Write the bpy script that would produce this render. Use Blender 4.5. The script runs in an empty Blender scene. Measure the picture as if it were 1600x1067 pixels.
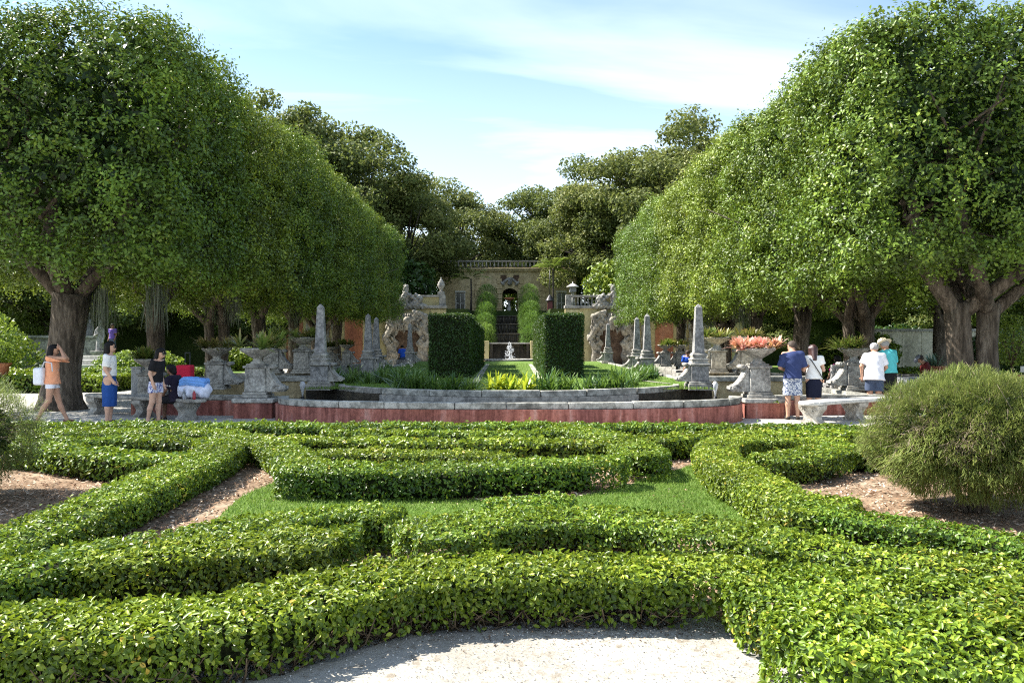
import bpy, math
import numpy as np
from mathutils import Vector, Matrix
from mathutils.geometry import tessellate_polygon
R = math.radians
sc = bpy.context.scene
col = sc.collection

# ------------------------------------------------------------------ camera
cam_d = bpy.data.cameras.new('camera')
cam_d.sensor_width = 36.0
cam_d.lens = 28.0
cam_d.shift_x = 0.003
cam_d.clip_start = 0.05
cam_d.clip_end = 3000.0
cam = bpy.data.objects.new('camera', cam_d)
cam.location = (0, 0, 1.7)
cam.rotation_euler = (R(90), 0, 0)
col.objects.link(cam)
sc.camera = cam

# ------------------------------------------------------------------ sky
SUN_TRAVEL = Vector((0.88, -0.22, -1.0)).normalized()
sun_el = math.asin(-SUN_TRAVEL.z)
sun_rot = math.atan2(-SUN_TRAVEL.x, -SUN_TRAVEL.y)
world = bpy.data.worlds.new('World')
sc.world = world
world.use_nodes = True
wn, wl = world.node_tree.nodes, world.node_tree.links
wn.clear()
w_out = wn.new('ShaderNodeOutputWorld')
w_bg = wn.new('ShaderNodeBackground')
w_bg.inputs['Strength'].default_value = 0.086
w_sky = wn.new('ShaderNodeTexSky')
w_sky.sky_type = 'NISHITA'
w_sky.sun_disc = False
w_sky.sun_elevation = sun_el
w_sky.sun_rotation = sun_rot
w_sky.air_density = 1.0
w_sky.dust_density = 0.6
w_sky.ozone_density = 2.0
# thin cirrus: noise on a flat layer high above, the same all round the sky
w_tc = wn.new('ShaderNodeTexCoord')
w_sep = wn.new('ShaderNodeSeparateXYZ')
wl.new(w_tc.outputs['Generated'], w_sep.inputs[0])
def wmath(op, a, b=None, clamp=False):
    n = wn.new('ShaderNodeMath'); n.operation = op; n.use_clamp = clamp
    for i, v in enumerate((a, b)):
        if v is None: continue
        if isinstance(v, (int, float)): n.inputs[i].default_value = v
        else: wl.new(v, n.inputs[i])
    return n.outputs[0]
w_z = wmath('ADD', wmath('MAXIMUM', w_sep.outputs['Z'], 0.0), 0.12)
w_cx = wmath('DIVIDE', w_sep.outputs['X'], w_z)
w_cy = wmath('DIVIDE', w_sep.outputs['Y'], w_z)
w_cmb = wn.new('ShaderNodeCombineXYZ')
wl.new(w_cx, w_cmb.inputs[0]); wl.new(w_cy, w_cmb.inputs[1])
w_map = wn.new('ShaderNodeMapping')
w_map.inputs['Rotation'].default_value = (0, 0, R(48))
w_map.inputs['Location'].default_value = (1.35, 0.4, 0)
w_map.inputs['Scale'].default_value = (0.55, 1.35, 1)
wl.new(w_cmb.outputs[0], w_map.inputs[0])
w_n1 = wn.new('ShaderNodeTexNoise')
w_n1.inputs['Scale'].default_value = 0.75
w_n1.inputs['Detail'].default_value = 7
w_n1.inputs['Roughness'].default_value = 0.52
w_n1.inputs['Distortion'].default_value = 0.9
wl.new(w_map.outputs[0], w_n1.inputs['Vector'])
w_r1 = wn.new('ShaderNodeValToRGB')
w_r1.color_ramp.elements[0].position = 0.45
w_r1.color_ramp.elements[1].position = 0.78
wl.new(w_n1.outputs['Fac'], w_r1.inputs[0])
w_low = wn.new('ShaderNodeMapRange')          # more veil towards the horizon
w_low.inputs['From Min'].default_value = 0.36
w_low.inputs['From Max'].default_value = 0.0
w_low.inputs['To Min'].default_value = 0.05
w_low.inputs['To Max'].default_value = 0.56
wl.new(w_sep.outputs['Z'], w_low.inputs['Value'])
w_f = wmath('ADD', wmath('MULTIPLY', w_r1.outputs[0], 0.6), w_low.outputs[0], True)
w_mix = wn.new('ShaderNodeMix'); w_mix.data_type = 'RGBA'
wl.new(w_f, w_mix.inputs['Factor'])
w_brt = wn.new('ShaderNodeMix'); w_brt.data_type = 'RGBA'; w_brt.blend_type = 'MULTIPLY'
w_brt.inputs['Factor'].default_value = 1.0
wl.new(w_sky.outputs[0], w_brt.inputs['A'])
w_brt.inputs['B'].default_value = (0.9, 1.02, 1.06, 1)
wl.new(w_brt.outputs['Result'], w_mix.inputs['A'])
w_mix.inputs['B'].default_value = (7.6, 8.1, 8.6, 1)
wl.new(w_mix.outputs['Result'], w_bg.inputs['Color'])
wl.new(w_bg.outputs[0], w_out.inputs[0])

# ------------------------------------------------------------------ sun
sun_d = bpy.data.lights.new('sun', 'SUN')
sun_d.energy = 5.0
sun_d.angle = R(0.53)
sun_d.color = (1.0, 0.95, 0.86)
sun = bpy.data.objects.new('sun', sun_d)
sun.rotation_euler = SUN_TRAVEL.to_track_quat('-Z', 'Y').to_euler()
sun.location = (-30, 12, 40)
col.objects.link(sun)

sc.view_settings.view_transform = 'Standard'
sc.view_settings.look = 'None'
sc.view_settings.exposure = 1.55
sc.view_settings.gamma = 1.0
sc.view_settings.use_curve_mapping = False
sc.cycles.max_bounces = 8
sc.cycles.diffuse_bounces = 3
sc.cycles.glossy_bounces = 3
sc.cycles.transmission_bounces = 6
sc.cycles.transparent_max_bounces = 8
sc.cycles.caustics_reflective = False
sc.cycles.caustics_refractive = False
sc.cycles.use_denoising = False
sc.cycles.filter_width = 1.15
HEDGES = [
('long low clipped hedge arching across the front beside the white sand', .64, .32, [(-3.9, 3.9), (-2.6, 3.95), (-1.8, 4.02), (-1.36, 4.16), (-1.03, 4.54), (-.62, 4.84), (-.1, 4.93), (.45, 4.95), (1.25, 4.93)]),
('broad bright clipped hedge mass in the bottom right corner by the sand', .95, .32, [(1.72, 4.5), (2.1, 4.42), (2.7, 4.3), (3.8, 4.1)]),
('square nearest hedge end jutting toward the sand at the bottom right', .95, .315, [(1.74, 3.85), (2.2, 3.75), (2.8, 3.6), (3.6, 3.45)]),
('swollen hedge blob at the blunt end left of the mulch gap', .56, .32, [(-2.6, 5.2), (-2.1, 5.45), (-1.75, 5.52), (-1.46, 5.55)]),
('clipped hedge strip fanning right just behind the bottom right hedge mass', 0.5, 0.32, [(1.74, 5.63), (2.14, 5.38), (2.51, 5.16), (2.8, 4.95), (3.23, 4.7)]),
('clipped hedge strip running right in front of the feathery round bush', 0.45, 0.32, [(2.45, 6.63), (2.73, 6.36), (3.06, 6.09), (3.3, 5.9), (3.46, 5.63), (3.66, 5.33)]),
('wide clipped hedge bow in the middle behind the front arching hedge', 0.7, 0.32, [(-0.48, 5.94), (-0.3, 6.13), (0.03, 6.31), (0.54, 6.43), (1.04, 6.29), (1.48, 6.02), (1.78, 5.74)]),
('small hedge tuft rising behind the middle hedge bow next to the lawn', 0.38, 0.32, [(-0.03, 6.92), (0.36, 6.95)]),
('clipped hedge swelling to a blunt end left of the mulch gap', 0.54, 0.32, [(-3.25, 4.61), (-3.09, 4.84), (-2.86, 5.12), (-2.59, 5.56), (-2.12, 5.67), (-1.59, 5.74), (-1.34, 5.74)]),
('thin hedge arm behind the blunt hedge end with loose leafy tip', 0.41, 0.34, [(-2.19, 5.85), (-1.87, 6.2), (-1.51, 6.38), (-1.19, 6.58), (-1.06, 6.43)]),
('straight diagonal hedge running from the front left corner up to the loop', 0.59, 0.32, [(-3.81, 10.66), (-3.66, 9.59), (-3.65, 8.5), (-3.59, 7.5), (-3.57, 6.68), (-3.56, 6.02), (-3.55, 5.56), (-3.56, 5.06)]),
('short wavy hedge above the left mulch bed beside the dark bush', 0.54, 0.32, [(-6.81, 10.93), (-6.3, 10.66), (-5.66, 10.28), (-4.97, 9.81), (-4.52, 9.7), (-4.05, 9.59)]),
('hedge loop closing the top of the diagonal hedge on the left', 0.49, 0.32, [(-6.95, 11.44), (-5.97, 11.52), (-4.89, 11.37), (-4.14, 11.08), (-3.75, 10.6)]),
('hedge row sweeping down from the far left towards the grass triangle', 0.54, 0.32, [(-7.44, 12.26), (-6.4, 12.35), (-5.41, 12.35), (-4.48, 12.26), (-3.66, 11.52), (-2.85, 10.28), (-2.3, 9.08)]),
('farthest straight clipped hedge row along the gravel before the red basin', 0.59, 0.32, [(-8.29, 13.31), (-6.41, 13.41), (-4.23, 13.31), (-2.07, 13.21), (0.05, 13.31), (2.18, 13.21), (4.23, 13.01), (6.18, 12.72)]),
('thick hedge bar with dark front face at the back of the lawn', 0.65, 0.34, [(-2.23, 8.68), (-1.79, 8.72), (-1.22, 8.68), (-0.67, 8.72), (0.04, 9.0), (0.62, 9.15), (1.04, 9.25)]),
('short thin hedge row just behind the thick hedge bar', 0.41, 0.32, [(-2.23, 10.1), (-1.56, 9.98), (-0.76, 9.92), (-0.12, 9.81)]),
('long thin hedge row third from the basin in the centre', 0.45, 0.32, [(-3.24, 11.37), (-2.51, 11.37), (-1.76, 11.22), (-0.85, 11.08), (0.04, 11.15), (0.94, 11.15), (1.36, 10.93)]),
('bulging hedge end right of the thick hedge bar above the mulch patch', 0.65, 0.34, [(0.96, 12.53), (1.38, 11.83), (1.65, 10.78), (1.66, 9.84)]),
('hedge row second from the gravel on the right side', 0.49, 0.32, [(1.89, 11.44), (2.36, 11.52), (3.04, 12.01), (3.96, 12.18), (5.74, 12.01)]),
('hedge row second from the red basin in the centre', 0.38, 0.32, [(-2.73, 12.35), (-1.9, 12.09), (-0.93, 12.18), (0.05, 12.01), (0.65, 12.44)]),
('hooked hedge curving round the right edge of the grass triangle', 0.54, 0.32, [(4.46, 11.22), (3.91, 11.44), (3.27, 11.44), (2.79, 10.8), (2.52, 9.7), (2.46, 8.63), (2.49, 7.84), (2.45, 7.09), (2.45, 6.63)]),
('stubby hedge spur inside the hooked hedge on the right', 0.65, 0.32, [(3.24, 9.59), (3.67, 9.81), (4.09, 10.28)]),
('small block end of hedge beside the right mulch bed', 0.49, 0.32, [(2.54, 7.09), (2.79, 6.95)]),
('short hedge piece left of the feathery round bush', 0.54, 0.32, [(4.38, 10.53), (5.06, 10.4)]),
]
LAWN = [(-2.78, 9.75), (-1.63, 8.63), (-0.1, 8.46), (0.73, 8.63), (1.21, 9.12), (2.48, 10.85), (2.65, 10.47), (2.55, 8.92), (2.49, 7.37), (1.1, 6.67), (-1.01, 6.47), (-2.05, 6.47), (-2.74, 7.24), (-2.92, 8.74)]

# ------------------------------------------------------------------ object helpers
def tag(o, label=None, cat=None, group=None, kind=None):
    if label: o['label'] = label
    if cat: o['category'] = cat
    if group: o['group'] = group
    if kind: o['kind'] = kind
    return o

def empty(name, loc=(0, 0, 0), rz=0.0, scale=1.0, label=None, cat=None, group=None):
    o = bpy.data.objects.new(name, None)
    col.objects.link(o)
    o.empty_display_size = 0.2
    o.location = loc
    o.rotation_euler = (0, 0, rz)
    o.scale = (scale,) * 3 if isinstance(scale, (int, float)) else scale
    return tag(o, label, cat, group)

def link_mesh(name, me, mat=None, parent=None):
    if mat is not None and len(me.materials) == 0:
        me.materials.append(mat)
    o = bpy.data.objects.new(name, me)
    col.objects.link(o)
    if parent is not None: o.parent = parent
    return o

def copy_tree(o, parent=None):
    c = o.copy(); col.objects.link(c)
    c.parent = parent
    for ch in list(o.children): copy_tree(ch, c)
    return c

def np_mesh(name, V, F, smooth=False, tint=None):
    """V (n,3); F (m,k) uniform faces or a list of such arrays"""
    me = bpy.data.meshes.new(name)
    Fs = F if isinstance(F, list) else [F]
    Fs = [np.asarray(f, np.int32) for f in Fs if len(f)]
    V = np.ascontiguousarray(V, np.float32)
    me.vertices.add(len(V)); me.vertices.foreach_set('co', V.ravel())
    nl = sum(f.size for f in Fs); npol = sum(len(f) for f in Fs)
    me.loops.add(nl); me.loops.foreach_set('vertex_index', np.concatenate([f.ravel() for f in Fs]))
    starts, s = [], 0
    for f in Fs:
        starts.append(s + np.arange(len(f), dtype=np.int32) * f.shape[1]); s += f.size
    me.polygons.add(npol); me.polygons.foreach_set('loop_start', np.concatenate(starts).astype(np.int32))
    if smooth: me.polygons.foreach_set('use_smooth', np.ones(npol, bool))
    if tint is not None:
        a = me.attributes.new('tint', 'FLOAT', 'POINT')
        a.data.foreach_set('value', np.ascontiguousarray(tint, np.float32))
    me.update(calc_edges=True)
    return me

class MB:
    """collects polygons for one hard-surface part"""
    def __init__(self): self.v, self.f, self.sm = [], [], []
    def add(self, V, F, smooth=False):
        b = len(self.v); self.v += [tuple(p) for p in V]
        for q in F: self.f.append([b + i for i in q]); self.sm.append(smooth)
        return self
    def box(self, x0, x1, y0, y1, z0, z1, top=1.0, M=None):
        cx, cy = (x0 + x1) / 2, (y0 + y1) / 2
        V = [(x, y, z0) for x, y in ((x0, y0), (x1, y0), (x1, y1), (x0, y1))]
        V += [(cx + (x - cx) * top, cy + (y - cy) * top, z1) for x, y in ((x0, y0), (x1, y0), (x1, y1), (x0, y1))]
        if M is not None: V = [tuple(M @ Vector(p)) for p in V]
        return self.add(V, [(3, 2, 1, 0), (4, 5, 6, 7), (0, 1, 5, 4), (1, 2, 6, 5), (2, 3, 7, 6), (3, 0, 4, 7)])
    def lathe(self, prof, n=20, c=(0, 0, 0), square=False, smooth=True):
        """prof [(r,z)]; square=True makes a 4-sided moulding"""
        m = 4 if square else n
        V, F = [], []
        for r, z in prof:
            for k in range(m):
                a = 2 * math.pi * (k + (0.5 if square else 0)) / m
                q = r * (math.sqrt(2) if square else 1)
                V.append((c[0] + q * math.cos(a), c[1] + q * math.sin(a), c[2] + z))
        L = len(prof)
        for i in range(L - 1):
            for k in range(m):
                k2 = (k + 1) % m
                F.append((i * m + k, i * m + k2, (i + 1) * m + k2, (i + 1) * m + k))
        F.append(tuple(range(m))[::-1]); F.append(tuple((L - 1) * m + k for k in range(m)))
        return self.add(V, F, smooth and not square)
    def tube(self, path, rad, n=8, smooth=True, wob=0.0, rng=None):
        path = [Vector(p) for p in path]
        if isinstance(rad, (int, float)): rad = [rad] * len(path)
        V, F = [], []
        ref = Vector((0.31, 0.87, 0.2))
        prev = None
        for i, p in enumerate(path):
            t = (path[min(i + 1, len(path) - 1)] - path[max(i - 1, 0)])
            t = t.normalized() if t.length > 1e-9 else Vector((0, 0, 1))
            a = (prev - t * prev.dot(t)) if prev is not None else ref.cross(t)
            if a.length < 1e-6: a = t.orthogonal()
            a.normalize(); b = t.cross(a); prev = a
            for k in range(n):
                q = 2 * math.pi * k / n
                rr = rad[i] * (1 + (wob * (rng.random() - .5) if wob else 0))
                V.append(tuple(p + (a * math.cos(q) + b * math.sin(q)) * rr))
        for i in range(len(path) - 1):
            for k in range(n):
                k2 = (k + 1) % n
                F.append((i * n + k, i * n + k2, (i + 1) * n + k2, (i + 1) * n + k))
        F.append(tuple(range(n))[::-1]); F.append(tuple((len(path) - 1) * n + k for k in range(n)))
        return self.add(V, F, smooth)
    def ball(self, c, r, n=10, m=7, smooth=True):
        rx, ry, rz = (r, r, r) if isinstance(r, (int, float)) else r
        prof = []
        V, F = [], []
        for i in range(m + 1):
            t = math.pi * i / m
            for k in range(n):
                a = 2 * math.pi * k / n
                V.append((c[0] + rx * math.sin(t) * math.cos(a), c[1] + ry * math.sin(t) * math.sin(a), c[2] - rz * math.cos(t)))
        for i in range(m):
            for k in range(n):
                k2 = (k + 1) % n
                F.append((i * n + k, i * n + k2, (i + 1) * n + k2, (i + 1) * n + k))
        return self.add(V, F, smooth)
    def prism(self, pts, z0, z1, M=None):
        """polygon pts (x,y) counter-clockwise extruded z0..z1"""
        n = len(pts)
        V = [(x, y, z0) for x, y in pts] + [(x, y, z1) for x, y in pts]
        if M is not None: V = [tuple(M @ Vector(p)) for p in V]
        F = [tuple(range(n))[::-1], tuple(range(n, 2 * n))]
        F += [(i, (i + 1) % n, n + (i + 1) % n, n + i) for i in range(n)]
        return self.add(V, F)
    def build(self, name, mat, parent=None, bevel=0.0):
        me = bpy.data.meshes.new(name)
        me.from_pydata(self.v, [], self.f)
        me.polygons.foreach_set('use_smooth', self.sm)
        me.update()
        o = link_mesh(name, me, mat, parent)
        if bevel:
            b = o.modifiers.new('bevel', 'BEVEL'); b.width = bevel; b.segments = 2; b.limit_method = 'ANGLE'; b.angle_limit = R(50)
        return o

def sheet(name, pts, z, mat, cat=None, label=None, kind='structure'):
    tris = tessellate_polygon([[Vector((x, y, 0)) for x, y in pts]])
    me = bpy.data.meshes.new(name)
    me.from_pydata([(x, y, z) for x, y in pts], [], [t if (Vector((pts[t[1]][0]-pts[t[0]][0], pts[t[1]][1]-pts[t[0]][1], 0)).cross(Vector((pts[t[2]][0]-pts[t[0]][0], pts[t[2]][1]-pts[t[0]][1], 0)))).z > 0 else t[::-1] for t in tris])
    me.update()
    o = link_mesh(name, me, mat)
    return tag(o, label, cat, None, kind)

def inside(pts, P):
    x, y = P[:, 0], P[:, 1]; r = np.zeros(len(P), bool); n = len(pts)
    for i in range(n):
        x0, y0 = pts[i]; x1, y1 = pts[(i + 1) % n]
        c = ((y0 > y) != (y1 > y))
        r ^= c & (x < (x1 - x0) * (y - y0) / ((y1 - y0) or 1e-9) + x0)
    return r

def unit(a): return a / np.maximum(np.linalg.norm(a, axis=-1, keepdims=True), 1e-9)

def wavy(P, seed, scale=1.0, n=6):
    """cheap smooth noise in about -1..1"""
    g = np.random.default_rng(seed); s = np.zeros(len(P))
    for i in range(n):
        k = g.normal(size=3) * scale * (1 + i * .35)
        s += np.sin(P @ k + g.uniform(0, 6.28)) / (1 + i * .2)
    return s / (n * .5)

def leaf_cards(P, N, L, W, rng, fold=0.25, tint=None, hexa=False):
    """one folded leaf per point; L,W arrays or scalars; returns V, F, tint"""
    n = len(P); N = unit(N)
    t = unit(np.cross(N, unit(rng.normal(size=(n, 3)))))
    b = np.cross(N, t)
    L = np.broadcast_to(np.asarray(L, float), (n,))[:, None] * rng.uniform(.75, 1.25, (n, 1))
    W = np.broadcast_to(np.asarray(W, float), (n,))[:, None] * rng.uniform(.75, 1.2, (n, 1))
    if tint is None: tint = rng.random(n)
    if not hexa:
        V = np.stack([P - t * L * .5, P + b * W * .5 + N * W * fold, P + t * L * .5, P - b * W * .5 + N * W * fold], 1)
        i = np.arange(n)[:, None] * 4
        F = np.concatenate([i + [0, 2, 1], i + [0, 3, 2]], 0)[:, ::-1]
        return V.reshape(-1, 3), F, np.repeat(tint, 4)
    c = -N * L * .06
    V = np.stack([P - t * L * .5 + c, P - t * L * .12 + b * W * .5 + N * W * fold, P + t * L * .2 + b * W * .42 + N * W * fold,
                  P + t * L * .5 + c, P + t * L * .2 - b * W * .42 + N * W * fold, P - t * L * .12 - b * W * .5 + N * W * fold], 1)
    i = np.arange(n)[:, None] * 6
    F = np.concatenate([i + [0, 3, 2, 1], i + [0, 5, 4, 3]], 0)[:, ::-1]
    return V.reshape(-1, 3), F, np.repeat(tint, 6)

def blades(base, direc, L, W, droop, rng, segs=3, tint=None):
    """arching strap leaves: base (n,3), unit start direction (n,3)"""
    n = len(base); L = np.broadcast_to(np.asarray(L, float), (n,)); W = np.broadcast_to(np.asarray(W, float), (n,))
    side = unit(np.cross(direc, np.array([0, 0, 1.0])) + 1e-6)
    if tint is None: tint = rng.random(n)
    rows = []
    for s in range(segs + 1):
        u = s / segs
        c = base + direc * (L * u)[:, None]; c = c.copy()
        c[:, 2] -= droop * L * u * u
        w = (W * (1 - u ** 2.2) * (0.7 + 0.6 * u) * .5 + .0015)[:, None]
        up = np.array([0, 0, 1.0]) * w * .45
        rows.append(np.stack([c - side * w + up, c + side * w + up], 1))
    V = np.stack(rows, 1).reshape(n, -1, 3)
    k = 2 * (segs + 1); i = np.arange(n)[:, None] * k
    F = np.concatenate([i + [2 * s, 2 * s + 1, 2 * s + 3, 2 * s + 2] for s in range(segs)], 0)
    g = np.tile(np.repeat(np.linspace(0, 1, segs + 1), 2), n)
    return V.reshape(-1, 3), F, np.clip(np.repeat(tint, k) * .6 + g * .4, 0, 1)

def join(parts):
    V, F, T, b = [], {}, [], 0
    for v, f, t in parts:
        V.append(v); T.append(t); F.setdefault(f.shape[1], []).append(f + b); b += len(v)
    return np.concatenate(V), [np.concatenate(x) for x in F.values()], np.concatenate(T)

# ------------------------------------------------------------------ implicit surfaces (bodies, cloth, carved stone)
def smin(a, b, k):
    h = np.clip(.5 + .5 * (b - a) / k, 0, 1)
    return b * (1 - h) + a * h - k * h * (1 - h)

def d_cap(P, a, b, ra, rb, sy=1.0):
    a = np.array(a, np.float32); b = np.array(b, np.float32)
    ba = b - a; pa = P - a
    t = np.clip((pa @ ba) / max(float(ba @ ba), 1e-9), 0, 1)
    q = pa - t[..., None] * ba
    if sy != 1.0: q = q * np.array([1, 1 / sy, 1], np.float32)
    return np.sqrt((q * q).sum(-1)) - (ra + (rb - ra) * t)

def surface(fn, lo, hi, h):
    """surface nets: polygonise fn(P)<0 in the box lo..hi with cell h"""
    lo = np.array(lo, np.float32); n = np.ceil((np.array(hi) - lo) / h).astype(int) + 1
    ax = [lo[i] + h * np.arange(n[i], dtype=np.float32) for i in range(3)]
    G = np.stack(np.meshgrid(*ax, indexing='ij'), -1)
    f = fn(G.reshape(-1, 3)).reshape(n).astype(np.float32)
    f[0] = f[-1] = 1; f[:, 0] = f[:, -1] = 1; f[:, :, 0] = f[:, :, -1] = 1
    s = f < 0
    m = n - 1
    acc = np.zeros((*m, 3), np.float32); cnt = np.zeros(m, np.float32)
    def sl(o): return tuple(slice(o[i], o[i] + m[i]) for i in range(3))
    C = [(i, j, k) for i in (0, 1) for j in (0, 1) for k in (0, 1)]
    for a in C:
        for d in range(3):
            if a[d]: continue
            b = list(a); b[d] = 1; b = tuple(b)
            fa, fb = f[sl(a)], f[sl(b)]
            x = s[sl(a)] != s[sl(b)]
            t = np.where(x, fa / np.where(np.abs(fa - fb) < 1e-9, 1, fa - fb), 0)
            for e in range(3):
                acc[..., e] += np.where(x, a[e] + (t if e == d else 0), 0)
            cnt += x
    act = cnt > 0
    idx = np.full(m, -1, np.int64); idx[act] = np.arange(act.sum())
    ijk = np.argwhere(act)
    V = lo + h * (ijk + acc[act] / cnt[act][:, None])
    F = []
    for d in range(3):
        u, v = (d + 1) % 3, (d + 2) % 3
        lo_s = [slice(None)] * 3; hi_s = [slice(None)] * 3
        lo_s[d] = slice(0, n[d] - 1); hi_s[d] = slice(1, n[d])
        for q in (u, v):
            lo_s[q] = slice(1, n[q] - 1); hi_s[q] = slice(1, n[q] - 1)
        A, B = s[tuple(lo_s)], s[tuple(hi_s)]
        e = np.argwhere(A != B)
        if not len(e): continue
        flip = A[tuple(e.T)]
        c = e.copy(); c[:, u] += 1; c[:, v] += 1
        def ix(du, dv):
            w = c.copy(); w[:, u] += du; w[:, v] += dv
            return idx[tuple(w.T)]
        q = np.stack([ix(-1, -1), ix(0, -1), ix(0, 0), ix(-1, 0)], 1)
        q[~flip] = q[~flip][:, ::-1]
        F.append(q)
    return V, np.concatenate(F)

def carve(name, fn, lo, hi, h, mat, parent=None):
    V, F = surface(fn, lo, hi, h)
    return link_mesh(name, np_mesh(name, V, F, True), mat, parent)

# ------------------------------------------------------------------ materials
def new_mat(name):
    m = bpy.data.materials.new(name); m.use_nodes = True
    nt = m.node_tree; nt.nodes.clear()
    out = nt.nodes.new('ShaderNodeOutputMaterial')
    return m, nt.nodes, nt.links, out

def pbsdf(N, rough=.7, spec=.3):
    p = N.new('ShaderNodeBsdfPrincipled')
    p.inputs['Roughness'].default_value = rough
    p.inputs['Specular IOR Level'].default_value = spec
    return p

def ramp(N, stops):
    r = N.new('ShaderNodeValToRGB'); e = r.color_ramp.elements
    while len(e) > 1: e.remove(e[-1])
    e[0].position, e[0].color = stops[0][0], (*stops[0][1], 1)
    for p, c in stops[1:]:
        q = e.new(p); q.color = (*c, 1)
    return r

def noise(N, Lk, vec, scale, detail=4, rough=.55, dist=0.0):
    n = N.new('ShaderNodeTexNoise')
    n.inputs['Scale'].default_value = scale; n.inputs['Detail'].default_value = detail
    n.inputs['Roughness'].default_value = rough; n.inputs['Distortion'].default_value = dist
    if vec is not None: Lk.new(vec, n.inputs['Vector'])
    return n

def coords(N, Lk, scale=(1, 1, 1), which='Object'):
    if which == 'World':
        t = N.new('ShaderNodeNewGeometry'); o = t.outputs['Position']
    else:
        t = N.new('ShaderNodeTexCoord'); o = t.outputs[which]
    m = N.new('ShaderNodeMapping'); m.inputs['Scale'].default_value = scale
    Lk.new(o, m.inputs[0]); return m.outputs[0]

def bump(N, Lk, h, p, strength=.4, dist=.02):
    b = N.new('ShaderNodeBump'); b.inputs['Strength'].default_value = strength; b.inputs['Distance'].default_value = dist
    Lk.new(h, b.inputs['Height']); Lk.new(b.outputs[0], p.inputs['Normal']); return b

def mixc(N, Lk, fac, a, b, mode='MIX'):
    m = N.new('ShaderNodeMix'); m.data_type = 'RGBA'; m.blend_type = mode
    if isinstance(fac, (int, float)): m.inputs['Factor'].default_value = fac
    else: Lk.new(fac, m.inputs['Factor'])
    for k, v in (('A', a), ('B', b)):
        if isinstance(v, tuple): m.inputs[k].default_value = (*v, 1)
        else: Lk.new(v, m.inputs[k])
    return m.outputs['Result']

def leaf_mat(name, stops, trans=.35, rough=.42, spec=.45, tcol=(.16, .26, .03), patch=.5):
    m, N, Lk, out = new_mat(name)
    a = N.new('ShaderNodeAttribute'); a.attribute_name = 'tint'
    c = ramp(N, stops); Lk.new(a.outputs['Fac'], c.inputs[0])
    v = coords(N, Lk, which='World')
    n = noise(N, Lk, v, .9, 3)
    oi = N.new('ShaderNodeObjectInfo')
    hs = N.new('ShaderNodeHueSaturation')
    mr = N.new('ShaderNodeMapRange'); mr.inputs['To Min'].default_value = 1 - patch * .55; mr.inputs['To Max'].default_value = 1 + patch * .55
    mr.inputs['From Min'].default_value = .3; mr.inputs['From Max'].default_value = .7
    ov = N.new('ShaderNodeMapRange'); ov.inputs['To Min'].default_value = 1.2; ov.inputs['To Max'].default_value = .84; Lk.new(oi.outputs['Random'], ov.inputs['Value'])
    mu = N.new('ShaderNodeMath'); mu.operation = 'MULTIPLY'; Lk.new(ov.outputs[0], mu.inputs[0]); Lk.new(mr.outputs[0], mu.inputs[1])
    Lk.new(n.outputs['Fac'], mr.inputs['Value']); Lk.new(mu.outputs[0], hs.inputs['Value'])
    mh = N.new('ShaderNodeMapRange'); mh.inputs['To Min'].default_value = .475; mh.inputs['To Max'].default_value = .512
    Lk.new(oi.outputs['Random'], mh.inputs['Value']); Lk.new(mh.outputs[0], hs.inputs['Hue'])
    Lk.new(c.outputs[0], hs.inputs['Color'])
    p = pbsdf(N, rough, spec); Lk.new(hs.outputs[0], p.inputs['Base Color'])
    t = N.new('ShaderNodeBsdfTranslucent')
    tc = mixc(N, Lk, .6, hs.outputs[0], tcol); Lk.new(tc, t.inputs['Color'])
    mx = N.new('ShaderNodeMixShader'); mx.inputs[0].default_value = trans
    Lk.new(p.outputs[0], mx.inputs[1]); Lk.new(t.outputs[0], mx.inputs[2]); Lk.new(mx.outputs[0], out.inputs[0])
    return m

def stone_mat(name, base, dark, light, scale=3.0, stain=.5, bumpy=.5, rough=.9, streak=False, fine=40, bark=False):
    m, N, Lk, out = new_mat(name)
    v = coords(N, Lk, which='World')
    vs = coords(N, Lk, (1, 1, .25), which='World') if streak else v
    if bark: v = vs = coords(N, Lk, (1, 1, .16), which='World')
    n1 = noise(N, Lk, vs, scale, 6, .62)
    n2 = noise(N, Lk, v, fine, 5, .7)
    n3 = noise(N, Lk, v, scale * 4, 5, .65, .4)
    r1 = ramp(N, [(.3, dark), (.5, base), (.75, light)]); Lk.new(n1.outputs['Fac'], r1.inputs[0])
    r2 = ramp(N, [(.35, (.35, .35, .35)), (.6, (1, 1, 1))]); Lk.new(n2.outputs['Fac'], r2.inputs[0])
    r3 = ramp(N, [(.42, tuple(x * .35 for x in dark)), (.58, (1, 1, 1))]); Lk.new(n3.outputs['Fac'], r3.inputs[0])
    c = mixc(N, Lk, .55, r1.outputs[0], r2.outputs[0], 'MULTIPLY')
    c = mixc(N, Lk, stain, c, r3.outputs[0], 'MULTIPLY')
    p = pbsdf(N, rough, .2); Lk.new(c, p.inputs['Base Color'])
    ad = N.new('ShaderNodeMath'); ad.operation = 'ADD'; Lk.new(n2.outputs['Fac'], ad.inputs[0]); Lk.new(n3.outputs['Fac'], ad.inputs[1])
    bump(N, Lk, ad.outputs[0], p, bumpy, .03 if bark else .45 / fine * .8); Lk.new(p.outputs[0], out.inputs[0])
    return m

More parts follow.
